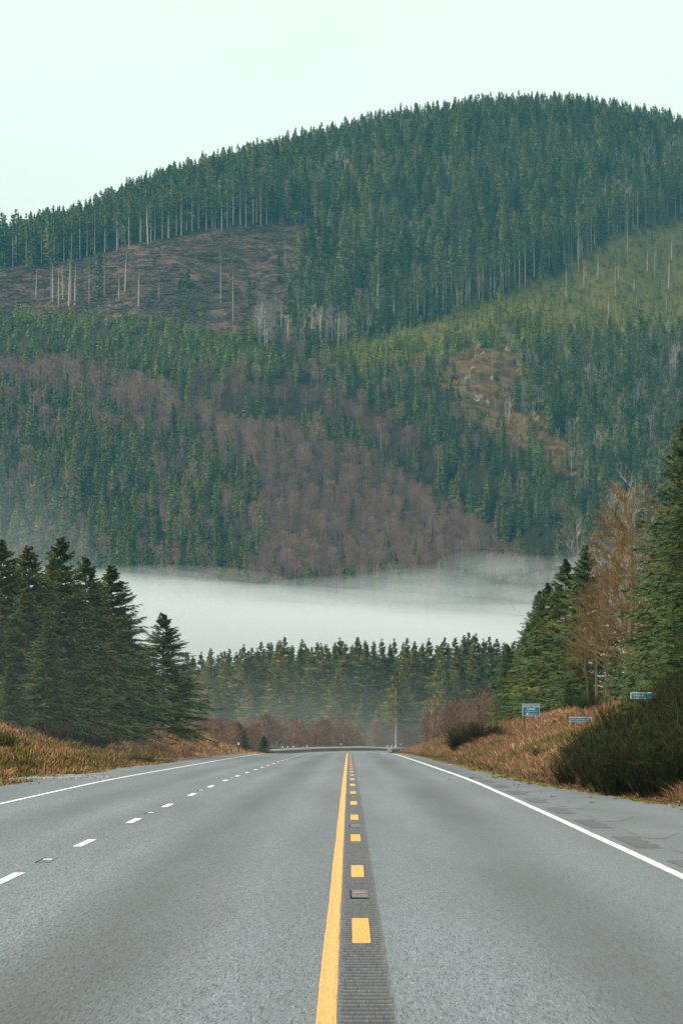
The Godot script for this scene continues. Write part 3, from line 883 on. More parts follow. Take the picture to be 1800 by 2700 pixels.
	for t in [[507, 696, 140, 4], [535, 742, 155, 5], [1205, 662, 135, 4], [1260, 615, 98, 5], [1327, 625, 132, 4], [1300, 694, 120, 5], [1076, 702, 112, 4], [1098, 692, 100, 5], [1017, 712, 108, 4], [950, 742, 112, 5], [1412, 678, 112, 4], [1440, 604, 112, 5], [1502, 642, 100, 4], [1357, 588, 110, 5], [163, 700, 135, 4], [118, 692, 110, 5], [240, 688, 110, 4], [205, 700, 120, 5], [655, 612, 84, 4]]:
		var P := mountain_spot(t[0], t[1])
		if P == Vector3.ZERO: continue
		edge_tree.call(P, t[2] * -P.z / F, t[3], 0.85, "lone fir left standing on the %s, %s counted from the left" % ["brown clear-cut" if t[0] < 700 else "light green slope", ""], "lone firs left on the cut slopes")
		k += 1
	# order the lone firs from left to right so that the count in the label is true
	for side in [["brown clear-cut", -1e9, -40.0], ["light green slope", -40.0, 1e9]]:
		var all := []
		for o in get_children():
			if o.get_meta("group", "") == "lone firs left on the cut slopes" and o.position.x / -o.position.z > side[1] / 2400.0 and o.position.x / -o.position.z <= side[2] / 2400.0: all.append(o)
		all.sort_custom(func(a, b): return a.position.x / a.position.z > b.position.x / b.position.z)
		for i in all.size(): all[i].set_meta("label", "lone fir left standing on the %s, %s counted from the left" % [side[0], ORD[i]])
	# dense conifers on the clear-cut, and bare snags
	var dense := []
	for i in 2: dense.append(far_fir("mid"))
	k = 0
	for t in [[432, 728, 112, "broad dark conifer standing alone low on the brown clear-cut"], [572, 706, 70, "small slim conifer on the clear-cut beside the grey bare trees"], [640, 660, 75, "conifer at the right end of the brown clear-cut"], [228, 690, 110, "dense round-topped conifer in the clump on the clear-cut's left"], [412, 722, 80, "shorter conifer leaning against the broad one on the clear-cut"]]:
		var P := mountain_spot(t[0], t[1])
		var h: float = t[2] * -P.z / F / 18.0
		var o := base("conifer_tree", P, 0.0, Vector3(h * 1.15, h, h * 1.15))
		part("crown", dense[k % 2], M.needles, o)
		tag(o, t[3], "tree", "conifers left on the clear-cut")
		k += 1
	var snag := []
	for i in 3:
		var b := Buf.new(); var s := {"h": 20.0, "base": 0.9, "girth": 0.34, "stubs": 26 if i else 8}
		conifer_trunk(b, s, Color(0.36, 0.31, 0.26), 5); snag.append(b.mesh())
	var spots := []
	for t in [[83, 680, 66], [287, 668, 92], [318, 708, 98], [273, 694, 70], [365, 694, 55], [122, 700, 95], [135, 704, 90], [145, 692, 85], [158, 706, 112], [172, 700, 95], [340, 566, 105], [865, 752, 128], [850, 750, 70], [832, 766, 66], [818, 760, 62], [1297, 696, 40], [1340, 654, 60], [1345, 640, 40], [1485, 626, 60], [1534, 664, 80], [1395, 745, 70], [1530, 720, 45], [1420, 655, 58], [1505, 596, 60], [1128, 740, 40], [1541, 600, 60], [1372, 640, 55], [1455, 665, 45], [700, 790, 70], [735, 782, 82], [660, 790, 70], [780, 776, 76]]: spots.append(t)
	spots.sort_custom(func(a, b): return a[0] < b[0])
	var na := 0; var nb := 0
	for t in spots:
		var P := mountain_spot(t[0], t[1])
		if P == Vector3.ZERO: continue
		var h: float = t[2] * -P.z / F / 20.0
		var o := part("snag", snag[rng.randi() % 3], M.bark, self)
		o.position = P; o.scale = Vector3(h, h, h); o.rotation = Vector3(rng.randf_range(-0.04, 0.04), rng.randf() * TAU, rng.randf_range(-0.04, 0.04))
		var left: bool = t[0] < 640
		tag(o, "bare pale dead trunk on the %s, %s counted from the left" % ["brown clear-cut" if left else "slope right of the gully", ORD[(na if left else nb) % 30]], "snag", "dead trunks on the cut slopes")
		if left: na += 1
		else: nb += 1

# ------------------------------------------------------------------ trees beside the road and beyond the bend
func near_spot(px: float, py: float) -> Vector3:
	var d := 60.0
	while d < 600:
		var X := at(px, py, d).x
		var P := Vector3(X, ground_y(X, d), -d)
		if seen_at(P).y <= py: return P
		d += 0.5
	return Vector3.ZERO

func tree_set(count: int, s0: Dictionary, bark: Color) -> Array:
	var out := []
	for i in count:
		var s := s0.duplicate()
		s.r = s0.r * rng.randf_range(0.9, 1.12)
		var bt := Buf.new(); conifer_trunk(bt, s, bark, 7)
		var bc := Buf.new(); bc.rounded = true; conifer_crown(bc, s)
		out.append([bt.mesh(), bc.mesh(), s.h])
	return out

func plant(proto: Array, P: Vector3, h: float, wide: float, mat: Material, label: String, group: String) -> void:
	var k: float = h / proto[2]
	var o := base("conifer_tree", P, rng.randf() * TAU, Vector3(k * wide, k, k * wide))
	part("trunk", proto[0], M.bark, o); part("crown", proto[1], mat, o)
	tag(o, label, "tree", group)

func build_near_trees() -> void:
	var tints := []
	for c in [Color(0.9, 0.92, 0.9), Color(1.0, 0.95, 0.78), Color(0.84, 0.93, 1.0)]:
		var m: StandardMaterial3D = M.needles.duplicate()
		m.albedo_color = Color(c.r, c.g, c.b).linear_to_srgb()
		tints.append(m)
	var greens := [Color(0.090, 0.124, 0.050), Color(0.070, 0.114, 0.058), Color(0.120, 0.130, 0.048), Color(0.068, 0.104, 0.054)]
	var close := tree_set(4, {"h": 10.0, "r": 3.2, "base": 0.02, "whorls": 56, "per": 9, "nodes": 18, "wide": 0.075, "tip": 0.13, "twig": 0.25, "power": 0.86, "girth": 0.13, "droop": 0.22, "greens": greens, "gap": 0.12}, Color(0.10, 0.085, 0.07))
	var big := tree_set(2, {"h": 12.0, "r": 3.3, "base": 0.02, "whorls": 66, "per": 10, "nodes": 24, "wide": 0.055, "tip": 0.11, "twig": 0.22, "power": 0.86, "girth": 0.15, "droop": 0.26, "greens": greens, "gap": 0.16}, Color(0.10, 0.085, 0.07))
	var left := [[-45, 1255, 228], [4, 1243, 216], [67, 1256, 222], [140, 1234, 232], [197, 1280, 236], [257, 1303, 246], [375, 1408, 300], [328, 1488, 314], [108, 1440, 204], [22, 1525, 196], [205, 1400, 242], [252, 1425, 264], [152, 1385, 223], [292, 1452, 286], [62, 1352, 212], [-20, 1400, 205], [185, 1500, 250], [238, 1540, 275], [318, 1580, 300], [-60, 1330, 210], [120, 1300, 240], [40, 1310, 230], [225, 1345, 252], [90, 1520, 207], [345, 1530, 325], [165, 1460, 235], [280, 1400, 275]]
	left.sort_custom(func(a, b): return a[0] < b[0])
	for i in left.size():
		var t: Array = left[i]
		var T := at(t[0], t[1], t[2])
		var P := Vector3(T.x, ground_y(T.x, t[2]) - 0.1, -t[2])
		plant(close[rng.randi() % 4], P, T.y - P.y, rng.randf_range(1.2, 1.5), tints[[0, 2, 0, 1][i % 4]], "bushy conifer in the dark stand left of the road, %s tip counted from the left" % ORD[i], "conifers in the stand left of the road")
	var right := [[1298, 1287, 266], [1257, 1342, 270], [1238, 1358, 278], [1166, 1482, 312], [1212, 1432, 292], [1344, 1256, 255], [1575, 958, 166], [1598, 1010, 150], [1533, 1246, 176], [1482, 1424, 190], [1552, 1490, 150], [1412, 1485, 214], [1352, 1565, 226], [1302, 1565, 242], [1132, 1570, 362], [1190, 1590, 332], [1505, 1262, 186], [1625, 1150, 152], [1450, 1540, 172], [1256, 1520, 280]]
	right.sort_custom(func(a, b): return a[0] < b[0])
	for i in right.size():
		var t: Array = right[i]
		var T := at(t[0], t[1], t[2])
		var P := Vector3(T.x, ground_y(T.x, t[2]) - 0.1, -t[2])
		plant(close[rng.randi() % 4] if t[2] > 200 else big[rng.randi() % 2], P, T.y - P.y, rng.randf_range(1.0, 1.3), tints[[0, 2, 0, 1][i % 4]], "dark conifer on the bank right of the road, %s tip counted from the left" % ORD[i], "conifers on the bank right of the road")
	# leafless alders with mossy limbs on the right bank
	var k := 0
	for t in [[1478, 1112, 184, 1440, 0], [1462, 1190, 190, 1420, 1], [1405, 1215, 196, 1390, 0], [1362, 1288, 205, 1370, 1], [1432, 1170, 200, 1455, 1], [1512, 1150, 182, 1480, 0], [1385, 1330, 192, 1400, 1], [1440, 1290, 180, 1435, 1], [1345, 1400, 215, 1350, 1]]:
		var T := at(t[0], t[1], t[2])
		var bx: float = at(t[3], 1600, t[2]).x
		var P := Vector3(bx, ground_y(bx, t[2]) - 0.1, -t[2])
		var h: float = T.y - P.y
		var bt := Buf.new(); var bw := Buf.new()
		var mossy: bool = t[4] == 0
		alder(bt, bw, h, 34, 14, 8, Vector3((T.x - bx) / h, 0, 0), Color(0.125, 0.10, 0.06), Color(0.27, 0.215, 0.07) if mossy else Color(0.17, 0.125, 0.065), Color(0.150, 0.096, 0.048), 1.05)
		var o := base("alder_tree", P)
		part("trunk", bt.mesh(), M.bark, o); part("twigs", bw.mesh(), M.twigs, o)
		tag(o, "leafless %s alder among conifers right of the road, %s" % ["yellow-mossed" if mossy else "brown-twigged", ["tallest", "behind the tallest", "left one", "leftmost tall one", "in the middle", "nearest the picture edge", "short one", "low in the clump", "lowest at the left"][k]], "tree", "bare alders on the right bank")
		k += 1
	k = 0
	for t in [[1383, 1125, 520], [1432, 1098, 560], [1458, 1120, 540], [1340, 1190, 500]]:
		var T := at(t[0], t[1], t[2])
		var P := Vector3(T.x, T.y - 17.0, -t[2])
		var bt := Buf.new(); var bw := Buf.new()
		alder(bt, bw, 19.0, 24, 9, 4, v_jit(0.06), Color(0.30, 0.27, 0.23), Color(0.30, 0.27, 0.22), Color(0.24, 0.20, 0.17), 1.3)
		P.y = ground_y(T.x, t[2])
		var o := base("alder_tree", P)
		o.scale = Vector3.ONE * (T.y - P.y) / 19.0
		part("trunk", bt.mesh(), M.bark, o); part("twigs", bw.mesh(), M.twigs, o)
		tag(o, "pale grey leafless tree rising behind the right-hand alders, %s from the left" % ORD[[1, 2, 3, 0][k]], "tree", "grey bare trees behind the right bank")
		k += 1
	# the row of conifers across the valley beyond the bend
	var rowset := tree_set(4, {"h": 22.0, "r": 4.4, "base": 0.06, "whorls": 50, "per": 8, "nodes": 9, "wide": 0.2, "tip": 0.12, "nib": 0.005, "twig": 0.36, "power": 1.05, "spread": 0.85, "girth": 0.24, "gap": 0.10, "greens": [Color(0.20, 0.19, 0.05), Color(0.145, 0.165, 0.055), Color(0.25, 0.205, 0.05), Color(0.13, 0.145, 0.055)]}, Color(0.15, 0.13, 0.11))
	var tops := [[380.0, 1535.0], [420.0, 1508.0], [480.0, 1500.0], [560.0, 1492.0], [650.0, 1474.0], [740.0, 1480.0], [800.0, 1468.0], [900.0, 1478.0], [1000.0, 1474.0], [1060.0, 1462.0], [1140.0, 1466.0], [1230.0, 1480.0], [1300.0, 1490.0]]
	var row := []
	for i in 60: row.append([360.0 + 950.0 * (i + rng.randf_range(0.1, 0.9)) / 60.0, rng.randf_range(-12, 14), rng.randf_range(860, 905), "front"])
	for i in 56: row.append([350.0 + 970.0 * (i + rng.randf_range(0.1, 0.9)) / 56.0, rng.randf_range(-6, 22), rng.randf_range(905, 945), "back"])
	for i in 38: row.append([380.0 + 850.0 * (i + rng.randf_range(0.1, 0.9)) / 38.0, rng.randf_range(30, 150), rng.randf_range(815, 858), "low"])
	row.sort_custom(func(a, b): return a[0] < b[0])
	for t in row:
		var T := at(t[0], lin(tops, t[0]) + t[1], t[2])
		var P := Vector3(T.x, ground_y(T.x, t[2]) - 0.3, -t[2])
		var wide: float = rng.randf_range(1.45, 1.9) * (1.0 if t[3] != "low" else 1.3)
		plant(rowset[rng.randi() % 4], P, maxf(T.y - P.y, 6.0), wide, tints[rng.randi() % 3], "olive conifer in the %s of the tree row below the fog bank" % {"front": "front rank", "back": "rear rank", "low": "shorter outer rank"}[t[3]], "conifers in the row below the fog, " + t[3])
	# one with a pale bare trunk
	var lone := tree_set(1, {"h": 17.0, "r": 2.8, "base": 0.36, "whorls": 30, "per": 6, "nodes": 6, "wide": 0.26, "tip": 0.3, "power": 0.6, "girth": 0.34, "greens": [Color(0.17, 0.15, 0.045), Color(0.13, 0.13, 0.04)]}, Color(0.24, 0.21, 0.18))
	var LT := at(909, 1542, 800)
	plant(lone[0], Vector3(LT.x, ground_y(LT.x, 800), -800), LT.y - ground_y(LT.x, 800), 1.0, tints[1], "yellowish conifer with a pale bare lower trunk behind the guardrail's right end", "")
	# small conifers by the left end of the guardrail
	for t in [[548, 1660, 452, "small dark conifer behind the black guide post left of the guardrail"], [606, 1690, 478, "small yellow-green conifer by the guardrail's left end"], [520, 1692, 470, "low conifer left of the guide post at the bank's end"]]:
		var T := at(t[0], t[1], t[2])
		var P := Vector3(T.x, ground_y(T.x, t[2]) - 0.1, -t[2])
		plant(close[k % 4], P, T.y - P.y, 1.9, tints[1 if t[0] > 600 else 0], t[3], "")
		k += 1
	# brown leafless brush round the bend
	var bx := []; var bc := []
	var bush := Buf.new()
	far_alder(bush, 6.0, Color(0.15, 0.095, 0.075), Color(0.15, 0.12, 0.10), 380, 0.03, 0.12)
	for i in 230:
		var px := rng.randf_range(430, 1010); var d := rng.randf_range(700, 850)
		var X := at(px, 1650, d).x
		if X > road_x(d) - 14 and X < road_x(d) + 12: continue
		var s := rng.randf_range(0.55, 1.15)
		bx.append(Transform3D(Basis(Vector3.UP, rng.randf() * TAU).scaled(Vector3(s * 1.5, s, s * 1.5)), Vector3(X, ground_y(X, d) - 0.2, -d))); bc.append(Color.WHITE * rng.randf_range(0.75, 1.3))
	for i in 120:
		var px := rng.randf_range(985, 1150); var d := rng.randf_range(330, 470)
		var X := at(px, 1650, d).x
		if X < road_x(d) + edge_r(d) + 2.0: continue
		var s := rng.randf_range(0.3, 0.75)
		bx.append(Transform3D(Basis(Vector3.UP, rng.randf() * TAU).scaled(Vector3(s * 1.3, s, s * 1.3)), Vector3(X, ground_y(X, d) - 0.2, -d))); bc.append(Color.WHITE * rng.randf_range(0.7, 1.2))
	for i in 90:
		var px := rng.randf_range(455, 620); var d := rng.randf_range(400, 600)
		var X := at(px, 1650, d).x
		if X > road_x(d) + edge_l(d) - 3.0: continue
		var s := rng.randf_range(0.3, 0.7)
		bx.append(Transform3D(Basis(Vector3.UP, rng.randf() * TAU).scaled(Vector3(s * 1.3, s, s * 1.3)), Vector3(X, ground_y(X, d) - 0.2, -d))); bc.append(Color.WHITE * rng.randf_range(0.7, 1.2))
	tag(scatter("brush_undergrowth", bush.mesh(), M.twigs, bx, bc, self), "reddish brown leafless brush around the bend of the road", "brush", "", "stuff")

# ------------------------------------------------------------------ verges
func build_verges() -> void:
	var tan_ := [Color(0.30, 0.190, 0.105), Color(0.23, 0.138, 0.072), Color(0.35, 0.23, 0.13), Color(0.14, 0.085, 0.048)]
	var X := [[], [], []]; var C := [[], [], []]
	var meshes := []
	for i in 3:
		var b := Buf.new()
		grass_clump(b, 0.42, 0.22, 26, tan_ if i < 2 else [Color(0.10, 0.105, 0.022), Color(0.075, 0.075, 0.02), Color(0.14, 0.12, 0.03)])
		meshes.append(b.mesh())
	for i in 52000:
		var left := i % 2 == 0
		var d := 74.0 + 330.0 * pow(rng.randf(), 1.5)
		var u := 0.12 + 15.0 * pow(rng.randf(), 1.2)
		var x := road_x(d) + (edge_l(d) - u if left else edge_r(d) + u)
		if absf(x / d) > 0.105: continue
		var n1 := patchy.get_noise_2d(x * 9.0, d * 3.0); var n2 := patchy.get_noise_2d(x * 30.0 + 500, d * 14.0)
		var green := false; var h := rng.randf_range(0.35, 1.0) * (1.0 + 0.9 * n2)
		var tone := Color.WHITE * rng.randf_range(0.65, 1.3)
		if left:
			green = n2 * 1.8 + 0.30 * smoothstep(9.0, 3.0, u) - smoothstep(190.0, 250.0, d) > rng.randf_range(0.25, 0.8)
			if d < 200: tone *= Color(0.92, 0.84, 0.72)
			if u < 0.9: h *= 0.4
			if u < 1.3 and n1 + 0.6 * n2 > 0.18 and rng.randf() < 0.85: continue
		else:
			green = n1 * 2.2 - 0.2 > rng.randf_range(0.2, 0.9)
			if u < 0.7: green = true; h *= 0.16; tone *= Color(1.5, 1.5, 1.0)
			elif u < 1.2: h *= 0.5; tone *= 0.6
			h *= 0.75
			tone *= Color(1.1, 1.08, 1.1)
		var k := 2 if green else rng.randi() % 2
		var s := h * (1.0 + d / 500.0)
		var w := 1.0 + d / 200.0
		X[k].append(Transform3D(Basis(Vector3.UP, rng.randf() * TAU).scaled(Vector3(w, s, w)), Vector3(x, ground_y(x, d), -d)))
		C[k].append(tone)
	var dry := base("dry_grass", Vector3.ZERO)
	tag(dry, "dry tan grass covering both roadside banks", "grass", "", "stuff")
	scatter("tufts", meshes[0], M.straw, X[0], C[0], dry); scatter("tufts", meshes[1], M.straw, X[1], C[1], dry)
	tag(scatter("green_grass", meshes[2], M.straw, X[2], C[2], self), "green mossy weeds along the pavement edges and banks", "grass", "", "stuff")
	# broom bushes
	var brooms := []
	for i in 5:
		var b := Buf.new()
		broom(b, 2.0, 1.0, 330, [Color(0.022, 0.030, 0.014), Color(0.034, 0.042, 0.014), Color(0.018, 0.024, 0.015), Color(0.046, 0.034, 0.018), Color(0.034, 0.036, 0.014)])
		brooms.append(b.mesh())
	var put := func(P: Vector3, h: float, wide: float, label: String, group: String) -> void:
		var o := part("broom_bush", brooms[rng.randi() % 5], M.twigs, self)
		o.position = P; o.rotation.y = rng.randf() * TAU; o.scale = Vector3(wide, h / 2.0, wide)
		tag(o, label, "bush", group)
	var crest := [[1255.0, 1790.0], [1272.0, 1752.0], [1300.0, 1722.0], [1340.0, 1692.0], [1400.0, 1655.0], [1445.0, 1624.0], [1490.0, 1604.0], [1530.0, 1575.0], [1568.0, 1555.0], [1750.0, 1480.0]]
	var made := 0
	while made < 96:
		var d := rng.randf_range(80, 119)
		var x := road_x(d) + edge_r(d) + rng.randf_range(0.9, 6.0)
		var gy := ground_y(x, d)
		var px := seen_at(Vector3(x, gy, -d)).x
		if px > 1690: continue
		var room := EYE + slope_of(lin(crest, px) + rng.randf_range(-26, 30)) * d - gy
		if px < 1285 or room < 0.45: continue
		var h := minf(room, rng.randf_range(1.5, 2.3)) * rng.randf_range(0.7, 1.12)
		put.call(Vector3(x, gy - 0.05, -d), h, clampf(h * 0.62, 0.45, 1.05), "dark green broom bush in the dense thicket on the right roadside bank", "broom thicket on the right bank")
		made += 1
	var k := 0
	for t in [[128, 1712, 1.5, 0.8, "tall dark bush against the left-hand trees, left of the pair"], [182, 1722, 1.5, 0.9, "tall dark bush against the left-hand trees, right of the pair"], [216, 1726, 1.2, 0.9, "dark bush beside the tall pair on the left bank"], [250, 1722, 1.1, 0.8, "dark bush right of the tall group on the left bank"], [312, 1708, 0.65, 0.8, "round dark bush alone on the left slope"], [272, 1737, 0.6, 0.5, "small dark bush halfway down the left slope"], [283, 1756, 0.55, 0.7, "low dark bush close to the pavement edge at left"], [325, 1758, 0.6, 0.8, "low dark bush by the grey gravel patch at left"], [12, 1735, 1.1, 0.45, "thin dark weed at the picture's left edge"], [236, 1762, 0.45, 0.7, "green low bush left of the pavement-edge bushes"], [30, 1772, 0.5, 0.9, "wide olive bush low on the left bank"], [180, 1775, 0.4, 0.9, "flat olive bush above the left shoulder"], [490, 1722, 0.9, 0.5, "small bush at the far end of the left bank"], [520, 1727, 0.8, 0.5, "last small bush before the guide post"], [1080, 1718, 1.5, 1.4, "dark bush on the right verge below the state lands sign"], [1110, 1706, 1.4, 1.3, "dark bush right behind the one below the state lands sign"], [1062, 1726, 1.2, 1.0, "smaller dark bush nearest the road on the right verge"], [1160, 1700, 0.6, 0.5, "small bush on the tan slope below the state lands sign"], [1250, 1645, 0.7, 0.6, "small bush on the bank top right of the state lands sign"], [1350, 1640, 1.3, 0.7, "small bush right of the long blue sign"], [1395, 1615, 1.0, 0.7, "scrubby bush at the top of the right bank"], [1245, 1748, 0.6, 0.4, "thin dry weed left of the broom thicket"]]:
		var P := near_spot(t[0], t[1])
		if P == Vector3.ZERO: continue
		put.call(P, t[2], t[3], t[4], "")
		k += 1
	# leaves and bits of bark blown onto the right shoulder
	var lb := Buf.new()
	lb.quad(Vector3(-0.05, 0.004, 0.03), Vector3(-0.02, 0.02, -0.03), Vector3(0.06, 0.012, -0.02), Vector3(0.03, 0.004, 0.03), Color(0.07, 0.04, 0.028))
	lb.tri(Vector3(0.03, 0.004, 0.03), Vector3(0.06, 0.012, -0.02), Vector3(0.12, 0.02, 0.01), Color(0.05, 0.03, 0.022))
	var lx := []; var lc := []
	for i in 70:
		var d := rng.randf_range(44, 130); var l := edge_r(d) - 0.1 - 1.9 * pow(rng.randf(), 2.0)
		if i % 4 == 0: l = edge_l(d) + 0.1 + 1.2 * rng.randf()
		lx.append(Transform3D(Basis(Vector3.UP, rng.randf() * TAU).scaled(Vector3.ONE * rng.randf_range(0.5, 1.8)), Vector3(road_x(d) + l, road_y(d) + 0.006, -d))); lc.append(Color.WHITE * rng.randf_range(0.5, 1.5))
	tag(scatter("leaf_litter", lb.mesh(), M.twigs, lx, lc, self), "dark dead leaves and bark bits scattered on the road shoulders", "litter", "", "stuff")
	# loose gravel lying at the left verge
	var gb := Buf.new()
	for i in 40:
		var p := Vector3(rng.randfn(0, 0.5), 0.0, rng.randfn(0, 0.8)); var s := rng.randf_range(0.015, 0.05)
		gb.box(p - Vector3(s, 0.01, s), p + Vector3(s, s * 1.3, s), shade(Color(0.2, 0.2, 0.205), 0.35), s * 0.3)
	var gx := []; var gc := []
	for i in 90:
		var P := near_spot(rng.randf_range(335, 425), rng.randf_range(1742, 1747)) if i < 45 else near_spot(rng.randf_range(95, 190), 1798.0 + rng.randf_range(-6, 2))
		if P == Vector3.ZERO: continue
		gx.append(Transform3D(Basis(Vector3.UP, rng.randf() * TAU), P)); gc.append(Color.WHITE * rng.randf_range(0.8, 1.2))
	tag(scatter("gravel", gb.mesh(), M.stone, gx, gc, self), "grey loose gravel by the left pavement edge", "gravel", "", "stuff")

# ------------------------------------------------------------------ signs, posts, guardrail
func letters(text: String, size: float, where: Vector3, parent: Node, bold := false) -> void:
	var tm := TextMesh.new()
	tm.text = text
	var f := SystemFont.new()
	f.font_names = PackedStringArray(["Droid Sans"])
	if bold: f.font_weight = 700
	tm.font = f
	tm.font_size = 32
	tm.pixel_size = size / 32.0
	tm.depth = 0.004
	var o := part("lettering", tm, M.letter, parent)
	o.position = where

func sign_board(called: String, lo: Vector3, w: float, h: float, posts: Array, label: String) -> Node3D:
	# lo: lower left corner of the board's face
	var gy := ground_y(lo.x + w / 2, -lo.z)
	var o := base(called, Vector3(lo.x + w / 2, gy, lo.z))
	var y := lo.y - gy
	var b := Buf.new()
	b.box(Vector3(-w / 2, y, -0.02), Vector3(w / 2, y + h, 0.0), Color(0.60, 0.64, 0.64), 0.004)
	part("border", b.mesh(), M.paint, o)
	b = Buf.new()
	var m := 0.022
	b.box(Vector3(-w / 2 + m, y + m, -0.01), Vector3(w / 2 - m, y + h - m, 0.004), Color(0.001, 0.125, 0.215), 0.001)
	part("panel", b.mesh(), M.paint, o)
	for px in posts:
		b = Buf.new()
		var g0 := ground_y(lo.x + w / 2 + px, -lo.z) - gy - 0.3
		b.box(Vector3(px - 0.045, g0, -0.115), Vector3(px + 0.045, y + h * 0.8, -0.022), Color(0.10, 0.075, 0.055), 0.008)
		part("post", b.mesh(), M.wood, o)
	tag(o, label, "sign")
	o.set_meta("y", 0)
	o.remove_meta("y")
	return o

func build_furniture() -> void:
	M.letter = plain(Color(0.62, 0.66, 0.66), 0.5, 0.4, false)
	# large sign
	var lo := at(1199, 1644.5, 205)
	var w := 39.5 * 205 / F; var h := 27.5 * 205 / F
	var o := sign_board("land_sign", lo, w, h, [-w * 0.38], "large blue sign with white border reading state trust lands")
	var y := lo.y - o.position.y
	var face := o.get_node("panel")
	letters("STATE TRUST", 0.14, Vector3(0, y + h * 0.79, 0.006), face, true)
	letters("LANDS", 0.14, Vector3(0, y + h * 0.575, 0.006), face, true)
	letters("Managed with care", 0.075, Vector3(0, y + h * 0.375, 0.006), face)
	letters("WASHINGTON", 0.07, Vector3(w * 0.10, y + h * 0.16, 0.006), face)
	var disc := CylinderMesh.new()
	disc.top_radius = 0.055; disc.bottom_radius = 0.055; disc.height = 0.006
	var e := part("emblem", disc, M.letter, face)
	e.rotation.x = PI / 2; e.position = Vector3(-w * 0.22, y + h * 0.165, 0.007)
	lo = at(1307, 1658.5, 165)
	w = 50.5 * 165 / F; h = 11.0 * 165 / F
	o = sign_board("slogan_sign", lo, w, h, [-w * 0.33], "long low blue sign on one post, below the bank's trees")
	letters("will have forest, too.", 0.088, Vector3(0, lo.y - o.position.y + h * 0.5, 0.006), o.get_node("panel"))
	lo = at(1447, 1604.5, 125)
	w = 58.0 * 125 / F; h = 14.0 * 125 / F
	o = sign_board("slogan_sign", lo, w, h, [-w * 0.3, w * 0.3], "long blue sign half hidden by the broom thicket")
	letters("so future", 0.09, Vector3(-w * 0.22, lo.y - o.position.y + h * 0.5, 0.006), o.get_node("panel"))
	# green location marker
	var g := at(635, 1722, 575)
	var gy := ground_y(g.x, 575)
	o = base("milepost_sign", Vector3(g.x, gy, -575))
	var b := Buf.new()
	b.box(Vector3(-0.03, -0.3, -0.03), Vector3(0.03, 1.75, 0.0), Color(0.3, 0.3, 0.3), 0.004); part("post", b.mesh(), M.zinc, o)
	b = Buf.new()
	b.box(Vector3(-0.2, 1.25, 0.002), Vector3(0.2, 1.85, 0.012), Color(0.005, 0.21, 0.13), 0.003); part("panel", b.mesh(), M.paint, o)
	tag(o, "small green marker sign behind the guardrail's left end", "sign")
	# black guide post with a white head
	g = at(548, 1733, 345)
	gy = ground_y(g.x, 345)
	o = base("guide_post", Vector3(g.x, gy, -345))
	b = Buf.new(); b.box(Vector3(-0.05, -0.2, -0.03), Vector3(0.05, 0.98, 0.03), Color(0.02, 0.02, 0.022), 0.01); part("shaft", b.mesh(), M.paint, o)
	b = Buf.new(); b.box(Vector3(-0.055, 0.983, -0.034), Vector3(0.055, 1.2, 0.034), Color(0.7, 0.71, 0.68), 0.01); part("reflector", b.mesh(), M.paint, o)
	tag(o, "black guide post with white head at the left road edge", "post")
	guardrail([[-11.25, 560.0], [-10.6, 580.0], [-9.5, 605.0], [-7.6, 640.0], [-4.6, 680.0], [-1.0, 712.0], [3.6, 740.0], [9.0, 767.0], [15.1, 790.0], [24.0, 815.0], [40.0, 845.0]], 1.0, "long steel guardrail sweeping across the bend beyond the crest")
	guardrail([[7.35, 588.0], [8.3, 604.0], [9.4, 620.0], [10.9, 636.0], [14.0, 656.0], [18.0, 676.0]], -1.0, "short steel guardrail on the right side at the crest")
	# white-headed delineators along the rails
	var k := 0
	for t in [[649, 572.0, 1.0], [661, 580.0, 1.0], [674, 592.0, 1.0], [705, 628.0, 1.0], [783, 708.0, 1.1], [889, 606.0, 1.0], [899, 612.0, 1.0], [908, 620.0, 1.0], [919, 775.0, 1.25]]:
		var X := at(t[0], 1710, t[1]).x
		var p := base("delineator", Vector3(X, rail_ground(X, t[1]), -t[1] - 0.4))
		b = Buf.new(); b.box(Vector3(-0.03, -0.3, -0.02), Vector3(0.03, t[2] + 0.02, 0.02), Color(0.16, 0.15, 0.14), 0.005); part("shaft", b.mesh(), M.paint, p)
		b = Buf.new(); b.box(Vector3(-0.075, t[2] + 0.023, -0.03), Vector3(0.075, t[2] + 0.25, 0.03), Color(0.75, 0.76, 0.74), 0.01); part("reflector", b.mesh(), M.paint, p)
		tag(p, "white-headed marker post by the guardrail, %s counted from the left" % ORD[k], "post", "marker posts along the guardrail")
		k += 1

func rail_ground(x: float, d: float) -> float:
	return lin([[560.0, -3.0], [600.0, -3.15], [640.0, -3.25], [680.0, -3.35], [740.0, -3.6], [790.0, -4.2], [845.0, -5.4]], d)

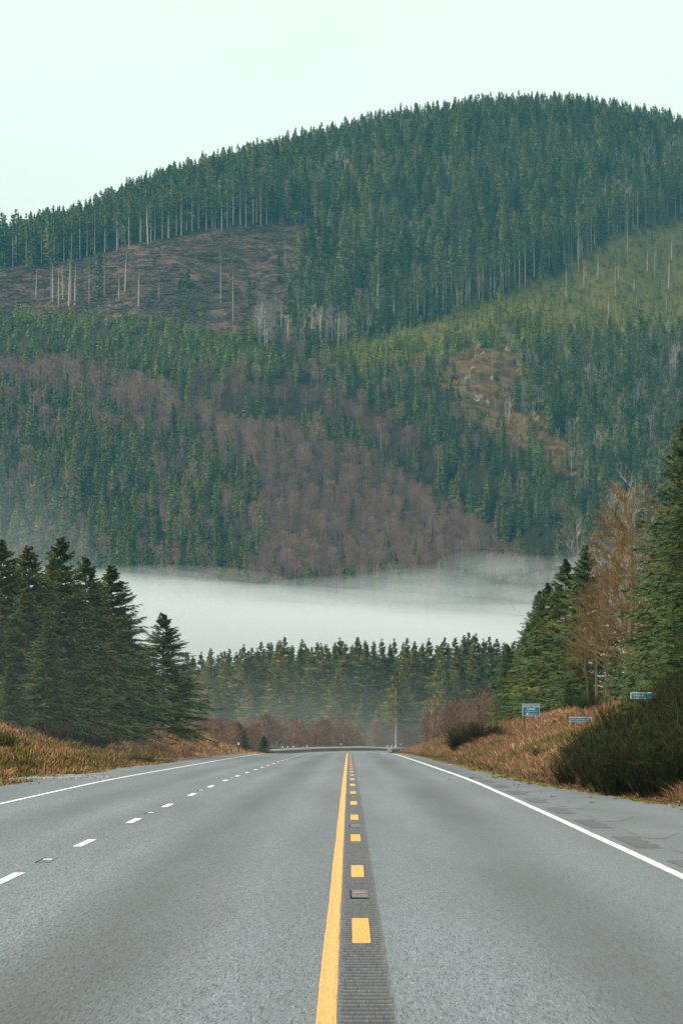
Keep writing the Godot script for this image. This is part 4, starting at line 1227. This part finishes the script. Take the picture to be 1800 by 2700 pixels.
func guardrail(line: Array, face: float, label: String) -> void:
	var pts := []
	for i in line.size() - 1:
		var a := Vector2(line[i][0], line[i][1]); var b := Vector2(line[i + 1][0], line[i + 1][1])
		var n := maxi(1, int(round(a.distance_to(b) / 3.8)))
		for k in n: pts.append(a.lerp(b, k / float(n)))
	pts.append(Vector2(line[-1][0], line[-1][1]))
	var o := base("guardrail", Vector3(line[0][0], rail_ground(line[0][0], line[0][1]), -line[0][1]))
	var prof := [[0.43, 0.0], [0.47, 0.05], [0.52, 0.08], [0.57, 0.03], [0.62, 0.03], [0.67, 0.08], [0.72, 0.05], [0.76, 0.0]]
	var beam := Buf.new()
	var rows := []
	for i in pts.size():
		var t: Vector2 = (pts[mini(i + 1, pts.size() - 1)] - pts[maxi(i - 1, 0)]).normalized()
		var out := Vector3(t.y, 0, t.x) * face
		var P := Vector3(pts[i].x, rail_ground(pts[i].x, pts[i].y), -pts[i].y) - o.position
		var r := []
		for q in prof: r.append(P + Vector3(0, q[0], 0) + out * (q[1] + 0.1))
		rows.append(r)
		for q in 2:
			if i == pts.size() - 1 and q == 1: continue
			var c: Vector2 = pts[i] if q == 0 else (pts[i] + pts[i + 1]) * 0.5
			var pb := part("post", M.get("rail_post") if M.has("rail_post") else rail_post(), M.wood, o)
			pb.position = Vector3(c.x, rail_ground(c.x, c.y), -c.y) - o.position
	for i in rows.size() - 1:
		for q in prof.size() - 1:
			beam.quad(rows[i][q], rows[i][q + 1], rows[i + 1][q + 1], rows[i + 1][q], Color(0.42, 0.45, 0.46))
	part("beam", beam.mesh(), M.zinc, o)
	var e := Buf.new()
	e.box(Vector3(-0.35, 0.35, -0.1), Vector3(0.28, 0.84, 0.25), Color(0.34, 0.36, 0.37), 0.04)
	e.box(Vector3(-0.12, -0.2, -0.12), Vector3(0.12, 0.35, 0.12), Color(0.12, 0.10, 0.08), 0.02)
	part("end_terminal", e.mesh(), M.zinc, o)
	tag(o, label, "guardrail", "guardrails at the bend")

func rail_post() -> Mesh:
	var b := Buf.new()
	b.box(Vector3(-0.09, -0.4, -0.09), Vector3(0.09, 0.74, 0.09), Color(0.12, 0.10, 0.085), 0.01)
	M.rail_post = b.mesh()
	return M.rail_post

# ------------------------------------------------------------------ mist
func mist(centre: Vector3, size: Vector3, density: float, holder: Node3D) -> void:
	var f := FogVolume.new()
	f.name = "layer"
	f.shape = RenderingServer.FOG_VOLUME_SHAPE_ELLIPSOID
	f.size = size
	var m := FogMaterial.new()
	m.density = density
	m.albedo = Color(0.95, 0.985, 0.99)
	f.material = m
	f.position = centre
	holder.add_child(f, true)

func build_mist() -> void:
	# layers of fog with tops at different heights, so that the bank thins out upwards
	var r := RandomNumberGenerator.new()
	r.seed = 5
	var bank: Node3D = tag(base("fog_bank", Vector3.ZERO), "thick white fog bank lying across the foot of the mountain", "fog", "", "stuff")
	var swell: Node3D = tag(base("mist", Vector3.ZERO), "thin fog climbing the slope at the valley's left end", "mist", "", "stuff")
	var thin: Node3D = tag(base("mist", Vector3.ZERO), "thin mist before the tree row beyond the left bank", "mist", "", "stuff")
	var hanging: Node3D = tag(base("mist", Vector3.ZERO), "thin mist hanging behind the guardrail", "mist", "", "stuff")
	for i in 12:
		var top := 27.0 + 26.0 * i / 11.0
		var w := 620.0 - 26.0 * i
		mist(Vector3(r.randf_range(-120, 120) if i < 7 else -60.0 - 12.0 * i + r.randf_range(-30, 30), 8.0 + 0.35 * i, -1285 + r.randf_range(-40, 30)), Vector3(w + r.randf_range(0, 300), 2.0 * (top - 8.0), r.randf_range(220, 300)), 0.0029, bank)
	for i in 40:
		mist(Vector3(r.randf_range(-180, 190), r.randf_range(36, 56), -1340 + r.randf_range(-50, 40)), Vector3(r.randf_range(40, 110), r.randf_range(8, 20), r.randf_range(50, 110)), 0.0016, bank)
	for i in 46:
		mist(Vector3(r.randf_range(-180, 190), r.randf_range(38, 62), -1440 + r.randf_range(-60, 60)), Vector3(r.randf_range(18, 64), r.randf_range(5, 16), r.randf_range(30, 70)), r.randf_range(0.0006, 0.0018), bank)
	for i in 5:
		mist(Vector3(-165 + 8.0 * i, 46 + 4.0 * i, -1360), Vector3(190 - 24.0 * i, 60 + 8.0 * i, 120), 0.00022, swell)
	for i in 5:
		mist(Vector3(-26 + 5.0 * r.randf_range(-1, 1), -4, -770), Vector3(60 + 16.0 * i, 16 + 7.0 * i, 60 + 8.0 * i), 0.00028, thin)
	for i in 3:
		mist(Vector3(-15.5 - i, 3, -176), Vector3(16 + 4.0 * i, 9 + 4.0 * i, 40), 0.00022, thin)
	for i in 5:
		mist(Vector3(7 + 3.0 * r.randf_range(-1, 1), -4, -806), Vector3(30 + 12.0 * i, 12 + 7.0 * i, 40), 0.0004, hanging)
